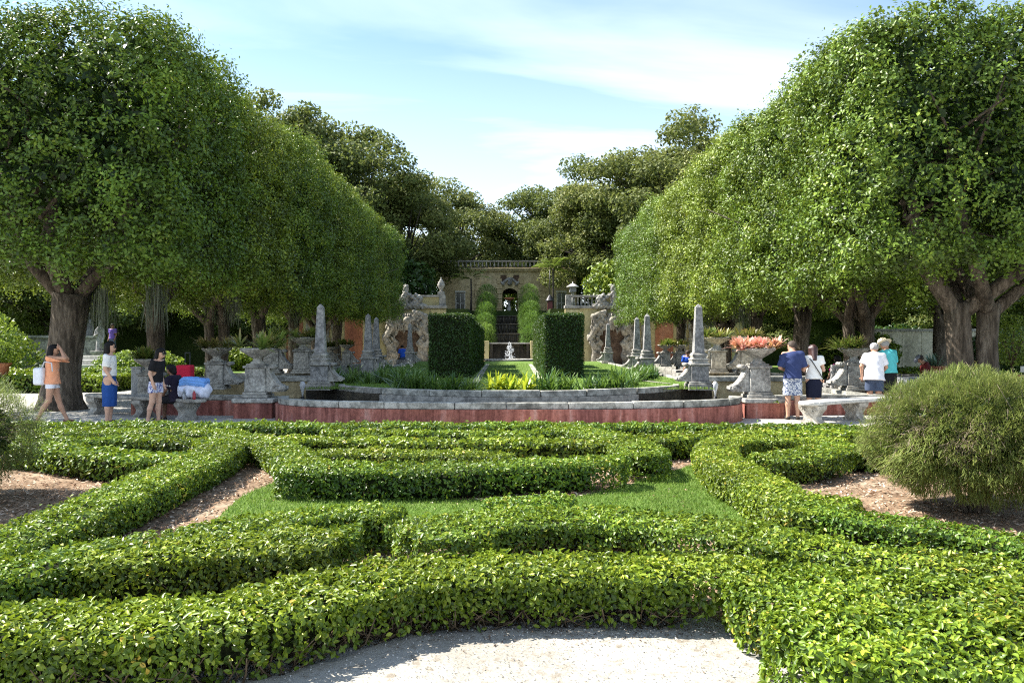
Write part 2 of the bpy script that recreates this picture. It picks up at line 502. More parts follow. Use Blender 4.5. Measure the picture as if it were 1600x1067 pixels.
def plain_mat(name, c, rough=.6, spec=.3, var=.18, scale=25, metal=0.0, bumpy=0.0):
    m, N, Lk, out = new_mat(name)
    v = coords(N, Lk)
    n = noise(N, Lk, v, scale, 4)
    r = ramp(N, [(.3, tuple(x * (1 - var) for x in c)), (.7, tuple(min(1, x * (1 + var)) for x in c))]); Lk.new(n.outputs['Fac'], r.inputs[0])
    p = pbsdf(N, rough, spec); p.inputs['Metallic'].default_value = metal
    Lk.new(r.outputs[0], p.inputs['Base Color'])
    if bumpy: bump(N, Lk, n.outputs['Fac'], p, bumpy, .01)
    Lk.new(p.outputs[0], out.inputs[0]); return m

def print_mat(name, a, b, scale=30, cut=.5):
    m, N, Lk, out = new_mat(name)
    v = coords(N, Lk); n = noise(N, Lk, v, scale, 2, .5, .8)
    r = ramp(N, [(cut - .03, a), (cut + .03, b)]); Lk.new(n.outputs['Fac'], r.inputs[0])
    p = pbsdf(N, .8, .2); Lk.new(r.outputs[0], p.inputs['Base Color']); Lk.new(p.outputs[0], out.inputs[0]); return m

M = {}
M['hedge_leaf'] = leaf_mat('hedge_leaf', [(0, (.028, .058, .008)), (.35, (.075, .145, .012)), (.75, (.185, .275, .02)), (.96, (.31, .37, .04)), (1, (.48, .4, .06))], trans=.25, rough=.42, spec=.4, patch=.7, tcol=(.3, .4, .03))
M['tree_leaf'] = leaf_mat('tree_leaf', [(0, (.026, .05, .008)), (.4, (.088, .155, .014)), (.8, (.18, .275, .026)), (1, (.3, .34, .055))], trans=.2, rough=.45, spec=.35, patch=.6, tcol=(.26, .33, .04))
M['oak_leaf'] = leaf_mat('oak_leaf', [(0, (.04, .058, .016)), (.5, (.1, .135, .034)), (1, (.28, .29, .1))], trans=.32, rough=.6, spec=.25, tcol=(.2, .24, .05), patch=.5)
M['oak_light'] = leaf_mat('oak_light', [(0, (.08, .1, .02)), (.5, (.18, .23, .05)), (1, (.36, .37, .12))], trans=.35, rough=.6, spec=.25, tcol=(.32, .36, .08), patch=.5)
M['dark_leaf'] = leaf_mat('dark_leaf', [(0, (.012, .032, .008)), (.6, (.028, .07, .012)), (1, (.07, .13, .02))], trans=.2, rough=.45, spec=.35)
M['light_leaf'] = leaf_mat('light_leaf', [(0, (.06, .11, .015)), (.5, (.13, .22, .03)), (1, (.25, .33, .06))], trans=.4, rough=.45, spec=.4, tcol=(.3, .4, .05))
M['feather'] = leaf_mat('feather', [(0, (.06, .09, .03)), (.5, (.115, .175, .04)), (.85, (.2, .25, .06)), (1, (.2, .17, .11))], trans=.3, rough=.6, spec=.2, tcol=(.28, .33, .08), patch=.4)
M['puff'] = leaf_mat('puff', [(0, (.06, .12, .025)), (.5, (.11, .21, .04)), (1, (.2, .3, .06))], trans=.35, rough=.6, spec=.2)
M['grass'] = leaf_mat('grass', [(0, (.08, .15, .02)), (.5, (.14, .25, .035)), (1, (.26, .34, .08))], trans=.35, rough=.6, spec=.2, patch=.35)
M['strap'] = leaf_mat('strap', [(0, (.03, .07, .015)), (.5, (.07, .15, .03)), (1, (.16, .25, .08))], trans=.3, rough=.4, spec=.4)
M['lemon'] = leaf_mat('lemon', [(0, (.1, .19, .02)), (.5, (.28, .4, .03)), (1, (.52, .56, .08))], trans=.4, rough=.35, spec=.4, tcol=(.7, .7, .05), patch=.2)
M['brom_green'] = leaf_mat('brom_green', [(0, (.06, .1, .02)), (.45, (.16, .22, .045)), (.75, (.28, .27, .07)), (1, (.4, .24, .12))], trans=.25, rough=.38, spec=.4, patch=.5)
M['brom_red'] = leaf_mat('brom_red', [(0, (.08, .1, .025)), (.5, (.24, .2, .06)), (1, (.42, .18, .12))], trans=.25, rough=.38, spec=.4)
M['brom_pink'] = leaf_mat('brom_pink', [(0, (.22, .25, .06)), (.28, (.6, .36, .14)), (.5, (.72, .36, .26)), (.75, (.8, .5, .42)), (1, (.8, .68, .4))], trans=.25, rough=.4, spec=.4, tcol=(.8, .5, .32), patch=.25)
M['moss'] = leaf_mat('moss', [(0, (.1, .11, .08)), (1, (.2, .21, .16))], trans=.2, rough=.9, spec=.1)
M['palm'] = leaf_mat('palm', [(0, (.1, .16, .025)), (1, (.3, .36, .06))], trans=.35)
M['agave'] = leaf_mat('agave', [(0, (.08, .14, .1)), (1, (.2, .3, .24))], trans=.15)
M['hedge_core'] = plain_mat('hedge_core', (.016, .02, .008), .95, .1, .6, 60, bumpy=.8)  # near-black: self-shadow inside the hedges is put into this colour
M['twig'] = plain_mat('twig', (.13, .095, .06), .9, .15, .4, 30, bumpy=.4)
M['pale_twig'] = plain_mat('pale_twig', (.2, .16, .12), .9, .15, .3, 30)
M['stone'] = stone_mat('stone', (.40, .38, .34), (.18, .175, .165), (.56, .54, .48), 2.2, .35, .5, fine=60)
M['stone_pitted'] = stone_mat('stone_pitted', (.46, .44, .4), (.24, .23, .21), (.62, .6, .54), 3.5, .4, .7, fine=48)
M['stone_grey'] = stone_mat('stone_grey', (.37, .36, .35), (.2, .2, .2), (.5, .49, .46), 3.0, .4, .7)
M['coping'] = stone_mat('coping', (.44, .43, .38), (.18, .18, .16), (.62, .6, .54), 1.4, .5, .8)
M['wet_stone'] = stone_mat('wet_stone', (.07, .06, .045), (.025, .022, .018), (.15, .12, .08), 2.0, .5, .6, rough=.6, streak=True)
M['bench_stone'] = stone_mat('bench_stone', (.5, .46, .39), (.3, .27, .22), (.66, .62, .54), 3, .35, .9, fine=50)
M['bench_top'] = stone_mat('bench_top', (.6, .58, .53), (.38, .36, .32), (.72, .7, .65), 3, .2, .5, fine=60)
M['grotto'] = stone_mat('grotto', (.4, .36, .29), (.17, .15, .12), (.58, .53, .44), 1.3, .4, .9, fine=14)
M['grotto_dark'] = stone_mat('grotto_dark', (.14, .09, .06), (.06, .04, .03), (.22, .15, .1), 2, .4, .8)
M['stucco_yellow'] = stone_mat('stucco_yellow', (.62, .53, .27), (.46, .38, .2), (.74, .66, .4), .7, .22, .3, streak=True)
M['stucco_orange'] = stone_mat('stucco_orange', (.48, .19, .1), (.34, .13, .08), (.6, .32, .2), .9, .25, .3, streak=True)
M['stucco_casino'] = stone_mat('stucco_casino', (.6, .48, .27), (.4, .31, .17), (.72, .6, .38), .8, .35, .4, streak=True)
M['roof_dark'] = stone_mat('roof_dark', (.1, .085, .07), (.05, .04, .035), (.17, .14, .11), 2, .4, .5)
M['terracotta'] = stone_mat('terracotta', (.5, .2, .11), (.35, .13, .08), (.62, .33, .22), 3, .25, .4)
M['cream_wall'] = stone_mat('cream_wall', (.72, .67, .52), (.42, .39, .3), (.82, .78, .64), 1.5, .3, .3, streak=True)
M['metal_white'] = stone_mat('metal_white', (.5, .51, .52), (.34, .35, .36), (.62, .63, .64), 4, .2, .2, rough=.55, streak=True)
M['bark'] = stone_mat('bark', (.15, .12, .09), (.07, .055, .04), (.26, .22, .175), 3.2, .5, 1.0, fine=26, bark=True)
M['bark_far'] = stone_mat('bark_far', (.1, .085, .07), (.05, .04, .035), (.16, .14, .12), 3, .5, .8, bark=True)
M['dark_glass'] = plain_mat('dark_glass', (.02, .022, .025), .12, .6, .1)
M['iron'] = plain_mat('iron', (.03, .03, .032), .5, .4, .2)
M['lantern_red'] = plain_mat('lantern_red', (.16, .035, .03), .5, .4, .2)
M['frame_white'] = plain_mat('frame_white', (.55, .53, .47), .6, .3, .1)
M['mulch_chip'] = leaf_mat('mulch_chip', [(0, (.1, .06, .035)), (.5, (.3, .19, .11)), (.8, (.52, .39, .27)), (1, (.66, .57, .45))], trans=0.0, rough=.9, spec=.15, patch=.3)
M['debris'] = leaf_mat('debris', [(0, (.05, .035, .025)), (.5, (.16, .11, .07)), (.85, (.35, .31, .24)), (1, (.6, .57, .5))], trans=0.0, rough=.9, spec=.15, patch=.2)
M['pebble'] = leaf_mat('pebble', [(0, (.28, .26, .22)), (1, (.55, .53, .48))], trans=0.0, rough=.9, spec=.15, patch=.1)

def red_plaster():
    m, N, Lk, out = new_mat('red_plaster')
    v = coords(N, Lk, (1.6, 1.6, .16), 'World'); v2 = coords(N, Lk, which='World'); v3 = coords(N, Lk, (.5, .5, .5), 'World')
    n1 = noise(N, Lk, v, 3.5, 6, .65); n2 = noise(N, Lk, v2, 14, 5, .65); n3 = noise(N, Lk, v3, 1.2, 3)
    r0 = ramp(N, [(.35, (.29, .115, .1)), (.6, (.39, .15, .11)), (.78, (.47, .2, .12))]); Lk.new(n3.outputs['Fac'], r0.inputs[0])
    r1 = ramp(N, [(.3, (.25, .22, .22)), (.44, (.6, .55, .55)), (.54, (1, 1, 1)), (.62, (1.15, 1.4, 1.5)), (.72, (1.5, 2.6, 2.9))]); Lk.new(n1.outputs['Fac'], r1.inputs[0])
    r2 = ramp(N, [(.38, (.5, .48, .46)), (.55, (1, 1, 1))]); Lk.new(n2.outputs['Fac'], r2.inputs[0])
    c = mixc(N, Lk, .9, r0.outputs[0], r1.outputs[0], 'MULTIPLY'); c = mixc(N, Lk, .6, c, r2.outputs[0], 'MULTIPLY')
    p = pbsdf(N, .9, .2); Lk.new(c, p.inputs['Base Color']); bump(N, Lk, n2.outputs['Fac'], p, .4, .01); Lk.new(p.outputs[0], out.inputs[0])
    return m
M['red_plaster'] = red_plaster()

def ground_mat(name, a, b, c, s1=.8, s2=60, bs=.5, speck=None):
    m, N, Lk, out = new_mat(name)
    v = coords(N, Lk, which='World')
    n1 = noise(N, Lk, v, s1, 5, .6); n2 = noise(N, Lk, v, s2, 6, .75); n3 = noise(N, Lk, v, s2 * .2, 5, .7)
    r1 = ramp(N, [(.3, a), (.52, b), (.75, c)]); Lk.new(n1.outputs['Fac'], r1.inputs[0])
    r2 = ramp(N, [(.32, (.45, .42, .4)), (.5, (.95, .95, .95)), (.7, (1.1, 1.1, 1.1))]); Lk.new(n2.outputs['Fac'], r2.inputs[0])
    cc = mixc(N, Lk, .6, r1.outputs[0], r2.outputs[0], 'MULTIPLY')
    if speck:
        r3 = ramp(N, [(.54, (0, 0, 0)), (.66, (1, 1, 1))]); Lk.new(n3.outputs['Fac'], r3.inputs[0])
        cc = mixc(N, Lk, r3.outputs[0], cc, speck)
    p = pbsdf(N, .95, .15); Lk.new(cc, p.inputs['Base Color'])
    ad = N.new('ShaderNodeMath'); ad.operation = 'ADD'; Lk.new(n2.outputs['Fac'], ad.inputs[0]); Lk.new(n3.outputs['Fac'], ad.inputs[1])
    bump(N, Lk, ad.outputs[0], p, bs, .35 / s2); Lk.new(p.outputs[0], out.inputs[0]); return m
M['sand'] = ground_mat('sand', (.27, .25, .21), (.37, .35, .305), (.44, .42, .375), 1.3, 55, .9, speck=(.22, .19, .15))
M['gravel'] = ground_mat('gravel', (.34, .325, .29), (.42, .405, .37), (.48, .465, .425), .6, 40, .5)
M['mulch'] = ground_mat('mulch', (.16, .105, .065), (.27, .19, .125), (.4, .32, .23), 2.2, 30, 1.0, speck=(.1, .075, .05))
M['lawn'] = ground_mat('lawn', (.08, .14, .025), (.11, .19, .035), (.17, .22, .06), .8, 45, .8, speck=(.17, .17, .07))
M['soil'] = ground_mat('soil', (.03, .027, .02), (.05, .045, .03), (.08, .07, .05), 2, 40, 1.0)
M['hillside'] = ground_mat('hillside', (.02, .035, .01), (.04, .06, .015), (.06, .08, .025), .6, 10, .8)

def water_mat():
    m, N, Lk, out = new_mat('pool_water')
    v = coords(N, Lk, which='World'); n = noise(N, Lk, v, 5, 3)
    p = pbsdf(N, .06, .5); p.inputs['Base Color'].default_value = (.016, .018, .01, 1)
    bump(N, Lk, n.outputs['Fac'], p, .12, .02); Lk.new(p.outputs[0], out.inputs[0]); return m
M['water'] = water_mat()
def spray_mat():
    m, N, Lk, out = new_mat('spray')
    p = pbsdf(N, .3, .5); p.inputs['Base Color'].default_value = (.85, .87, .9, 1); p.inputs['Alpha'].default_value = .55
    Lk.new(p.outputs[0], out.inputs[0]); return m
M['spray'] = spray_mat()
SKIN = {k: plain_mat('skin_' + k, c, .55, .35, .06, 8) for k, c in dict(light=(.55, .33, .23), tan=(.46, .26, .17), brown=(.2, .105, .065)).items()}
def cloth(n, c, var=.1): return plain_mat(n, c, .85, .15, var, 14, bumpy=.25)

# ================================================================== the setting
sheet('ground', [(-900, -60), (900, -60), (900, 1500), (-900, 1500)], -0.03, M['lawn'], 'ground', 'green lawn stretching off beyond the garden paths')
GRAVEL = [(-60, -20), (60, -20), (60, 19), (17, 22.5), (14.5, 24), (14.5, 57.9), (-14.5, 57.9), (-14.5, 26), (-60, 27)]
sheet('gravel_path', GRAVEL, 0.0, M['gravel'])
sheet('parterre_bed', [(-15, 4.7), (-3.4, 4.0), (-1.5, 4.1), (-.6, 4.62), (0.4, 4.92), (1.25, 4.9), (1.55, 4.3), (3.7, 3.4), (15, 4.0), (15, 12.6), (6.2, 12.8), (0, 13.6), (-8.4, 13.7), (-15, 13.7)], 0.006, M['mulch'], kind='structure')
_e = np.array([(-7, 3.7), (-3.6, 3.66), (-2.5, 3.7), (-1.75, 3.78), (-1.2, 3.98), (-.9, 4.3), (-.55, 4.55), (-.1, 4.66), (.5, 4.69), (1.2, 4.64), (1.3, 4.2), (1.35, 3.5), (3.6, 3.0), (7, 3.0)])
_s = np.r_[0, np.cumsum(np.linalg.norm(np.diff(_e, axis=0), axis=1))]; _u = np.arange(0, _s[-1], .05); _g = np.random.default_rng(2)
_p = np.stack([np.interp(_u, _s, _e[:, 0]), np.interp(_u, _s, _e[:, 1])], 1); _j = np.convolve(_g.normal(0, .05, len(_p) + 4), np.ones(5) / 2.5, 'valid'); _p[:, 1] += _j[:len(_p)]
sheet('sand_path', [(-7, -6), (7, -6)] + [tuple(q) for q in _p[::-1]], 0.012, M['sand'])
sheet('lawn_patch', LAWN, 0.012, M['lawn'])
# land behind the terrace walls
hb = MB()
xs = np.unique(np.r_[np.linspace(-46, 46, 31), -2.0, 2.0]); ys = [58.6, 60, 66, 66.01, 74, 90, 120, 180]
zt = [4.1, 4.15, 4.2, 4.25, 4.35, 4.6, 5.0, 5.0]
V = []; F = []
for j, y in enumerate(ys):
    for i, x in enumerate(xs):
        V.append((x, y, 0.02 if abs(x) <= 2.0 and y < 66.005 else zt[j] * (1 if abs(x) < 34 else max(0, 1 - (abs(x) - 34) / 12))))
nx = len(xs)
for j in range(len(ys) - 1):
    for i in range(nx - 1):
        a = j * nx + i; F.append((a, a + 1, a + nx + 1, a + nx))
k = len(V)
V += [(x, 58.6, -.05) for x in xs]
F += [(k + i, k + i + 1, i + 1, i) for i in range(nx - 1)]
hb.add(V, F); tag(hb.build('hillside', M['hillside']), kind='structure')

# ------------------------------------------------------------------ hedges of the parterre
def resample(pts, step):
    p = np.array(pts, float)
    for _ in range(2):                         # chaikin smoothing
        q = np.empty((2 * len(p) - 2, 2)); q[0::2] = .75 * p[:-1] + .25 * p[1:]; q[1::2] = .25 * p[:-1] + .75 * p[1:]
        p = np.vstack([p[:1], q, p[-1:]])
    s = np.r_[0, np.cumsum(np.linalg.norm(np.diff(p, axis=0), axis=1))]
    n = max(3, int(s[-1] / step) + 1); u = np.linspace(0, s[-1], n)
    return np.stack([np.interp(u, s, p[:, 0]), np.interp(u, s, p[:, 1])], 1), s[-1]

def hedge(label, w, h, pts, seed, zb=0.05):
    rng = np.random.default_rng(seed)
    c, Ln = resample(pts, .08)
    t = unit(np.gradient(c, axis=0)); nrm = np.stack([-t[:, 1], t[:, 0]], 1)
    root = empty('hedge', (0, 0, 0), label=label, cat='hedge', group='clipped hedges of the parterre')
    dist = float(np.linalg.norm(c, axis=1).mean())
    mind = float(np.linalg.norm(c, axis=1).min())
    s_all = np.linspace(0, Ln, len(c))
    def frame(s):
        i = s / Ln * (len(c) - 1); i0 = np.clip(i.astype(int), 0, len(c) - 2); f = (i - i0)[:, None]
        return c[i0] * (1 - f) + c[i0 + 1] * f, nrm[i0], t[i0]
    # leaves: position along s (with rounded ends) and around the section
    hw = w / 2; zb = .02
    if mind < 4.9: dens, LL, WW, hx = 4300, .041, .021, True
    elif mind < 8.2: dens, LL, WW, hx = 3500, .043, .0225, False
    elif mind < 10.2: dens, LL, WW, hx = 2300, .05, .027, False
    else: dens, LL, WW, hx = 1250, .07, .038, False
    a_top = Ln * w + math.pi * hw * hw; side_len = 2 * Ln + 2 * math.pi * hw; a_side = side_len * (h - zb)
    n_t, n_s = int(a_top * dens), int(a_side * dens); n = n_t + n_s
    is_top = np.arange(n) < n_t
    s = np.empty(n); lat = np.empty(n); over = np.zeros(n); ww = np.full(n, hw)
    s[:n_t] = rng.uniform(-hw, Ln + hw, n_t); lat[:n_t] = rng.uniform(-1, 1, n_t)
    over[:n_t] = np.maximum(np.maximum(-s[:n_t], s[:n_t] - Ln), 0); ww[:n_t] = hw * np.sqrt(np.clip(1 - (over[:n_t] / hw) ** 2, .0, 1))
    q = rng.uniform(0, side_len, n_s); st_side = q < 2 * Ln
    phi = rng.uniform(-math.pi / 2, math.pi / 2, n_s); end = np.where(rng.random(n_s) < .5, 0.0, Ln)
    s[n_t:] = np.where(st_side, q % Ln, end); lat[n_t:] = np.where(st_side, np.where(q < Ln, -1, 1), np.sin(phi)); over[n_t:] = np.where(st_side, 0, hw * np.cos(phi))
    sgn = np.where(s < Ln / 2, -1.0, 1.0)
    P0, nn, tt = frame(np.clip(s, 0, Ln))
    P0 = P0 + tt * (sgn * over)[:, None]
    side = np.where(is_top, 0, lat)
    z = np.where(is_top, h, zb + (h - zb) * rng.random(n) ** .8)
    # round the shoulders, taper towards the foot
    bulge = 1 - .22 * np.clip((.15 - z) / .15, 0, 1) ** 1.5
    x = lat * ww * bulge
    z = z - np.where(is_top, .04 * np.abs(lat) ** 6, 0)
    depth = rng.exponential(.026, n)
    N3 = np.zeros((n, 3))
    N3[:, :2] = nn * np.where(is_top, lat * .25, lat)[:, None] + tt * (sgn * over / hw * np.where(is_top, .3, 1))[:, None]
    N3[:, 2] = np.where(is_top, 1.0, .2)
    N3 = unit(N3)
    P = np.zeros((n, 3)); P[:, :2] = P0 + nn * x[:, None]; P[:, 2] = z
    wob = wavy(P, seed + 5, 5.5) * .035 + wavy(P, seed + 9, 14) * .02 + .012
    P += N3 * (wob - depth)[:, None]
    # loose shoots on top
    k = (is_top) & (rng.random(n) < .06); P[k, 2] += rng.uniform(0, .05, k.sum())
    # thin, gappy patches low on the sides
    gap = (~is_top) & (z < .14) & (wavy(P, seed + 3, 3.5) + rng.normal(0, .45, n) > .75)
    leggy = 'arching' in label
    if leggy: gap |= ~is_top & (z < .15 + .05 * wavy(P, seed + 31, 3)) & (P[:, 0] > -.9) & (rng.random(n) < .75)
    keep = ~gap & (P[:, 2] > .015)
    lean = rng.normal(size=(n, 3)) * .72
    Nl = N3 + lean; Nl[:, 2] += .35
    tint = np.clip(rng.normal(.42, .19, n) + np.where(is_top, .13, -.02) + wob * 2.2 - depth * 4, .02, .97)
    yl = rng.random(n) < np.where(wavy(P, seed + 21, 2.2) > .75, .05, .004); tint[yl] = 1.0
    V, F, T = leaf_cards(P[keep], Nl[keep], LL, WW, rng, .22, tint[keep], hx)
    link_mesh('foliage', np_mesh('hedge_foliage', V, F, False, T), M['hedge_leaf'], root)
    # filler core, its near-black colour stands for shade between the leaves
    ci, cc = [], []
    step = 2; tr = min(int(hw * .35 / .08), len(c) // 4); cs = np.arange(tr, len(c) - tr, step)
    if len(cs) < 2: cs = np.array([0, len(c) - 1])
    if leggy: cs = cs[c[cs, 0] < 1.3]
    lo_ = .42 if leggy else .1
    prof = [(-.72, lo_), (-.86, max(.3, lo_)), (-.84, .8), (-.7, .92), (.7, .92), (.84, .8), (.86, max(.3, lo_)), (.72, lo_)]
    V, F = [], []
    for j in cs:
        e = .8 if j in (cs[0], cs[-1]) else 1.0
        for a, b in prof:
            r = 1 - .06 * rng.random()
            V.append((*(c[j] + nrm[j] * (a * (hw - .03) * e * r)), (h - .02) * b * r))
    K = len(prof)
    for i in range(len(cs) - 1):
        for k in range(K):
            k2 = (k + 1) % K; F.append((i * K + k, i * K + k2, (i + 1) * K + k2, (i + 1) * K + k))
    mb = MB(); mb.add(V, F); mb.add(V[:K], [tuple(range(K))]); mb.add(V[-K:], [tuple(range(K))[::-1]])
    mb.build('shade_core', M['hedge_core'], root)
    # bare stems at the foot
    st = MB()
    for _ in range(int(Ln * (45 if leggy else 18 if mind < 4.9 else 7 if mind < 7.6 else 3))):
        u = rng.uniform(.05, .95) * Ln; p0, n0, t0 = frame(np.array([u])); p0, n0, t0 = p0[0], n0[0], t0[0]
        sd = -1 if rng.random() < .6 else 1
        if n0[1] * sd > 0 and rng.random() < .6: sd = -sd
        a = p0 + n0 * sd * hw * rng.uniform(.45, .75); b = p0 + n0 * sd * hw * rng.uniform(.75, 1.08) + t0 * rng.normal(0, .12)
        m_ = (a + b) / 2 + t0 * rng.normal(0, .05)
        r0 = rng.uniform(.0025, .007)
        st.tube([(*a, 0), (*m_, rng.uniform(.04, .09)), (*b, rng.uniform(.1, .22))], [r0, r0 * .8, r0 * .5], 5)
    if st.v: st.build('stems', M['twig'], root)['kind'] = 'stuff'
    return root
for i, (lb, w_, h_, p_) in enumerate(HEDGES): hedge(lb, w_, h_, p_, 100 + i * 7)

# grass, wood chips, litter on the sand
def scatter_poly(pts, n, rng):
    a = np.array(pts); lo, hi = a.min(0), a.max(0)
    P = rng.uniform(lo, hi, (n, 2)); return P[inside(pts, P)]
rng = np.random.default_rng(5)
P = scatter_poly(LAWN, 95000, rng)
P = P[(P[:, 1] > 5.9)]
d0 = rng.normal(size=(len(P), 3)) * .5; d0[:, 2] = 1; d0 = unit(d0)
B = np.c_[P, np.full(len(P), .012)]
V, F, T = blades(B, d0, rng.uniform(.025, .06, len(P)), .006, .3, rng, 1)
tag(link_mesh('grass', np_mesh('grass', V, F, False, T), M['grass']), 'short green grass of the small lawn between the hedges', 'grass', None, 'stuff')
BED = [(-8.5, 4.6), (-3, 4.2), (-.6, 4.75), (1.2, 4.95), (3, 3.8), (6.5, 4), (6.5, 12.6), (-8, 13.4)]
P = scatter_poly(BED, 90000, rng)
P = P[~inside(LAWN, P) | (rng.random(len(P)) < .05)]
near = np.linalg.norm(P, axis=1); P = P[rng.random(len(P)) < np.clip(1.3 - near * .07, .3, 1)]
Nn = rng.normal(size=(len(P), 3)) * .35; Nn[:, 2] = 1
V, F, T = leaf_cards(np.c_[P, rng.uniform(.012, .03, len(P))], Nn, .055, .018, rng, .1)
tag(link_mesh('wood_chips', np_mesh('wood_chips', V, F, False, T), M['mulch_chip']), 'brown wood chip mulch spread between the hedges', 'mulch', None, 'stuff')
SP = [(-2.4, 3.0), (2.4, 3.0), (1.5, 4.4), (1.2, 5.0), (.4, 5.05), (-.5, 4.85), (-1.4, 4.3), (-2.4, 4.0)]
P = scatter_poly(SP, 26000, rng)
edge = np.clip((P[:, 1] - 4.42 + .1 * wavy(np.c_[P, P[:, :1]], 3, 5)) / .35, .035, 1) ** 1.3; P = P[rng.random(len(P)) < edge]
Nn = rng.normal(size=(len(P), 3)) * .3; Nn[:, 2] = 1
V, F, T = leaf_cards(np.c_[P, np.full(len(P), .017)], Nn, rng.uniform(.006, .03, len(P)), .009, rng, .15)
tag(link_mesh('leaf_litter', np_mesh('leaf_litter', V, F, False, T), M['debris']), 'dry leaf bits and twigs scattered on the white sand', 'leaf litter', None, 'stuff')
P = scatter_poly(SP, 9000, rng)
Nn = rng.normal(size=(len(P), 3)) * .7; Nn[:, 2] = 1
V, F, T = leaf_cards(np.c_[P, np.full(len(P), .016)], Nn, rng.uniform(.004, .014, len(P)), .008, rng, .4)
tag(link_mesh('sand_pebbles', np_mesh('sand_pebbles', V, F, False, T), M['pebble']), 'pale coral pebbles in the white sand', 'pebbles', None, 'stuff')

# ------------------------------------------------------------------ feathery round bushes
def feather_bush(loc, rad, hgt, label, seed, n=30000):
    rng = np.random.default_rng(seed)
    root = empty('feathery_bush', loc, label=label, cat='bush', group='feathery round bushes in the mulch beds')
    q = unit(rng.normal(size=(n, 3))); q = q[q[:, 2] > -.85]; n = len(q)
    cz = hgt * .54
    u = 1 - rng.exponential(.1, n); u = np.clip(u, .2, 1.0)
    u *= 1 - .16 * np.clip(wavy(q * 2, seed + 8, 4.5) + .1, 0, 1)
    bump_ = 1 + .1 * wavy(q * 2, seed, 2.2) + .08 * wavy(q * 2, seed + 1, 5)
    P = q * np.array([rad, rad, hgt * .48]) * (u * bump_)[:, None]; P[:, 2] += cz
    # sprays: each point is the foot of a thin needle pointing out
    d_ = unit(q + rng.normal(size=(n, 3)) * .55 + np.array([0, 0, .15]))
    brown = (wavy(P, seed + 4, 4) + rng.normal(0, .3, n) > 1.0) | (rng.random(n) < .05)
    tint = np.clip(rng.normal(.5, .2, n), 0, .88); tint[brown] = 1.0
    V, F, T = blades(P, d_, rng.uniform(.035, .085, n), .0055, .12, rng, 1, tint)
    link_mesh('foliage', np_mesh('feather_foliage', V, F, False, np.repeat(tint, 4)), M['feather'], root)
    nc = 3500; qc = unit(rng.normal(size=(nc, 3))) * rng.uniform(.3, .72, (nc, 1)); Pc = qc * np.array([rad, rad, hgt * .46]); Pc[:, 2] += cz
    Vc, Fc, Tc = leaf_cards(Pc, rng.normal(size=(nc, 3)), .13, .07, rng, .2, rng.uniform(0, .3, nc)); link_mesh('inner_foliage', np_mesh('inner_foliage', Vc, Fc, False, Tc), M['dark_leaf'], root)
    st = MB()
    for k in range(9):
        a = rng.uniform(0, 6.28); r0 = rng.uniform(.02, .045)
        e = np.array([math.cos(a), math.sin(a)]) * rad * rng.uniform(.3, .7)
        st.tube([(e[0] * .12, e[1] * .12, 0), (e[0] * .35, e[1] * .35, hgt * .28), (e[0], e[1], hgt * .62)], [r0, r0 * .75, r0 * .4], 7, wob=.2, rng=rng)
    for k in range(240):
        d1 = unit(rng.normal(size=3)); d1[2] = abs(d1[2]) * .9 - .1
        p1 = d1 * np.array([rad, rad, hgt * .48]) * rng.uniform(.8, .97); p1[2] += cz
        p2 = p1 + rng.normal(0, .1, 3); p0 = p1 * .7 + np.array([0, 0, cz * .3])
        st.tube([p0, p1, p2], [.004, .003, .0015], 4)
    st.build('stems', M['pale_twig'], root)['kind'] = 'stuff'
    return root
feather_bush((4.62, 7.95, 0), 1.0, 1.4, 'large olive green feathery bush right of the mulch bed', 11, 84000)
feather_bush((-6.05, 8.3, 0), 1.06, 1.38, 'dark green feathery bush cut off by the left edge', 12, 38000)

# ================================================================== pool, island and canal walls
def offset(path, d):
    p = np.array(path, float); t = unit(np.gradient(p, axis=0)); return p + np.stack([t[:, 1], -t[:, 0]], 1) * d
def strip_wall(mb, path, t0, t1, z0, z1):
    a, b = offset(path, t0), offset(path, t1); n = len(a)
    V = [(*p, z0) for p in a] + [(*p, z0) for p in b] + [(*p, z1) for p in a] + [(*p, z1) for p in b]
    F = []
    for i in range(n - 1):
        F += [(i, i + 1, 2 * n + i + 1, 2 * n + i), (n + i + 1, n + i, 3 * n + i, 3 * n + i + 1),
              (2 * n + i, 2 * n + i + 1, 3 * n + i + 1, 3 * n + i), (n + i, n + i + 1, i + 1, i)]
    F += [(0, 2 * n, 3 * n, n), (n - 1, 2 * n - 1, 4 * n - 1, 3 * n - 1)]
    mb.add(V, F)
def arc_len(p): return np.r_[0, np.cumsum(np.linalg.norm(np.diff(p, axis=0), axis=1))]
def cut(path, s0, s1, n=7):
    p = np.array(path, float); s = arc_len(p); u = np.linspace(s0, s1, n)
    return np.stack([np.interp(u, s, p[:, 0]), np.interp(u, s, p[:, 1])], 1)
def garden_wall(name, label, path, t0, t1, zw, zc, wall_m, cap_m, stone=1.0, seed=0, over=.05, group=None, foot=0.0):
    """wall body between side offsets t0..t1 up to zw, coping stones one by one up to zc"""
    rng = np.random.default_rng(seed)
    root = empty(name, (0, 0, 0), label=label, cat='wall', group=group)
    mb = MB(); strip_wall(mb, path, t0, t1, foot - .1, zw); mb.build('wall', wall_m, root)
    S = arc_len(np.array(path, float))[-1]; k = max(1, round(S / stone)); cuts = np.linspace(0, S, k + 1)
    cuts[1:-1] += rng.uniform(-.12, .12, k - 1) * stone
    for i in range(k):
        mb = MB(); dz = rng.uniform(-.008, .008)
        strip_wall(mb, cut(path, cuts[i] + .006, cuts[i + 1] - .006), t0 - over * rng.uniform(.8, 1.2), t1 + over, zw + .002, zc + dz)
        mb.build('coping_stone', cap_m, root, bevel=.018)
    return root
th = np.linspace(R(180), R(360), 61)
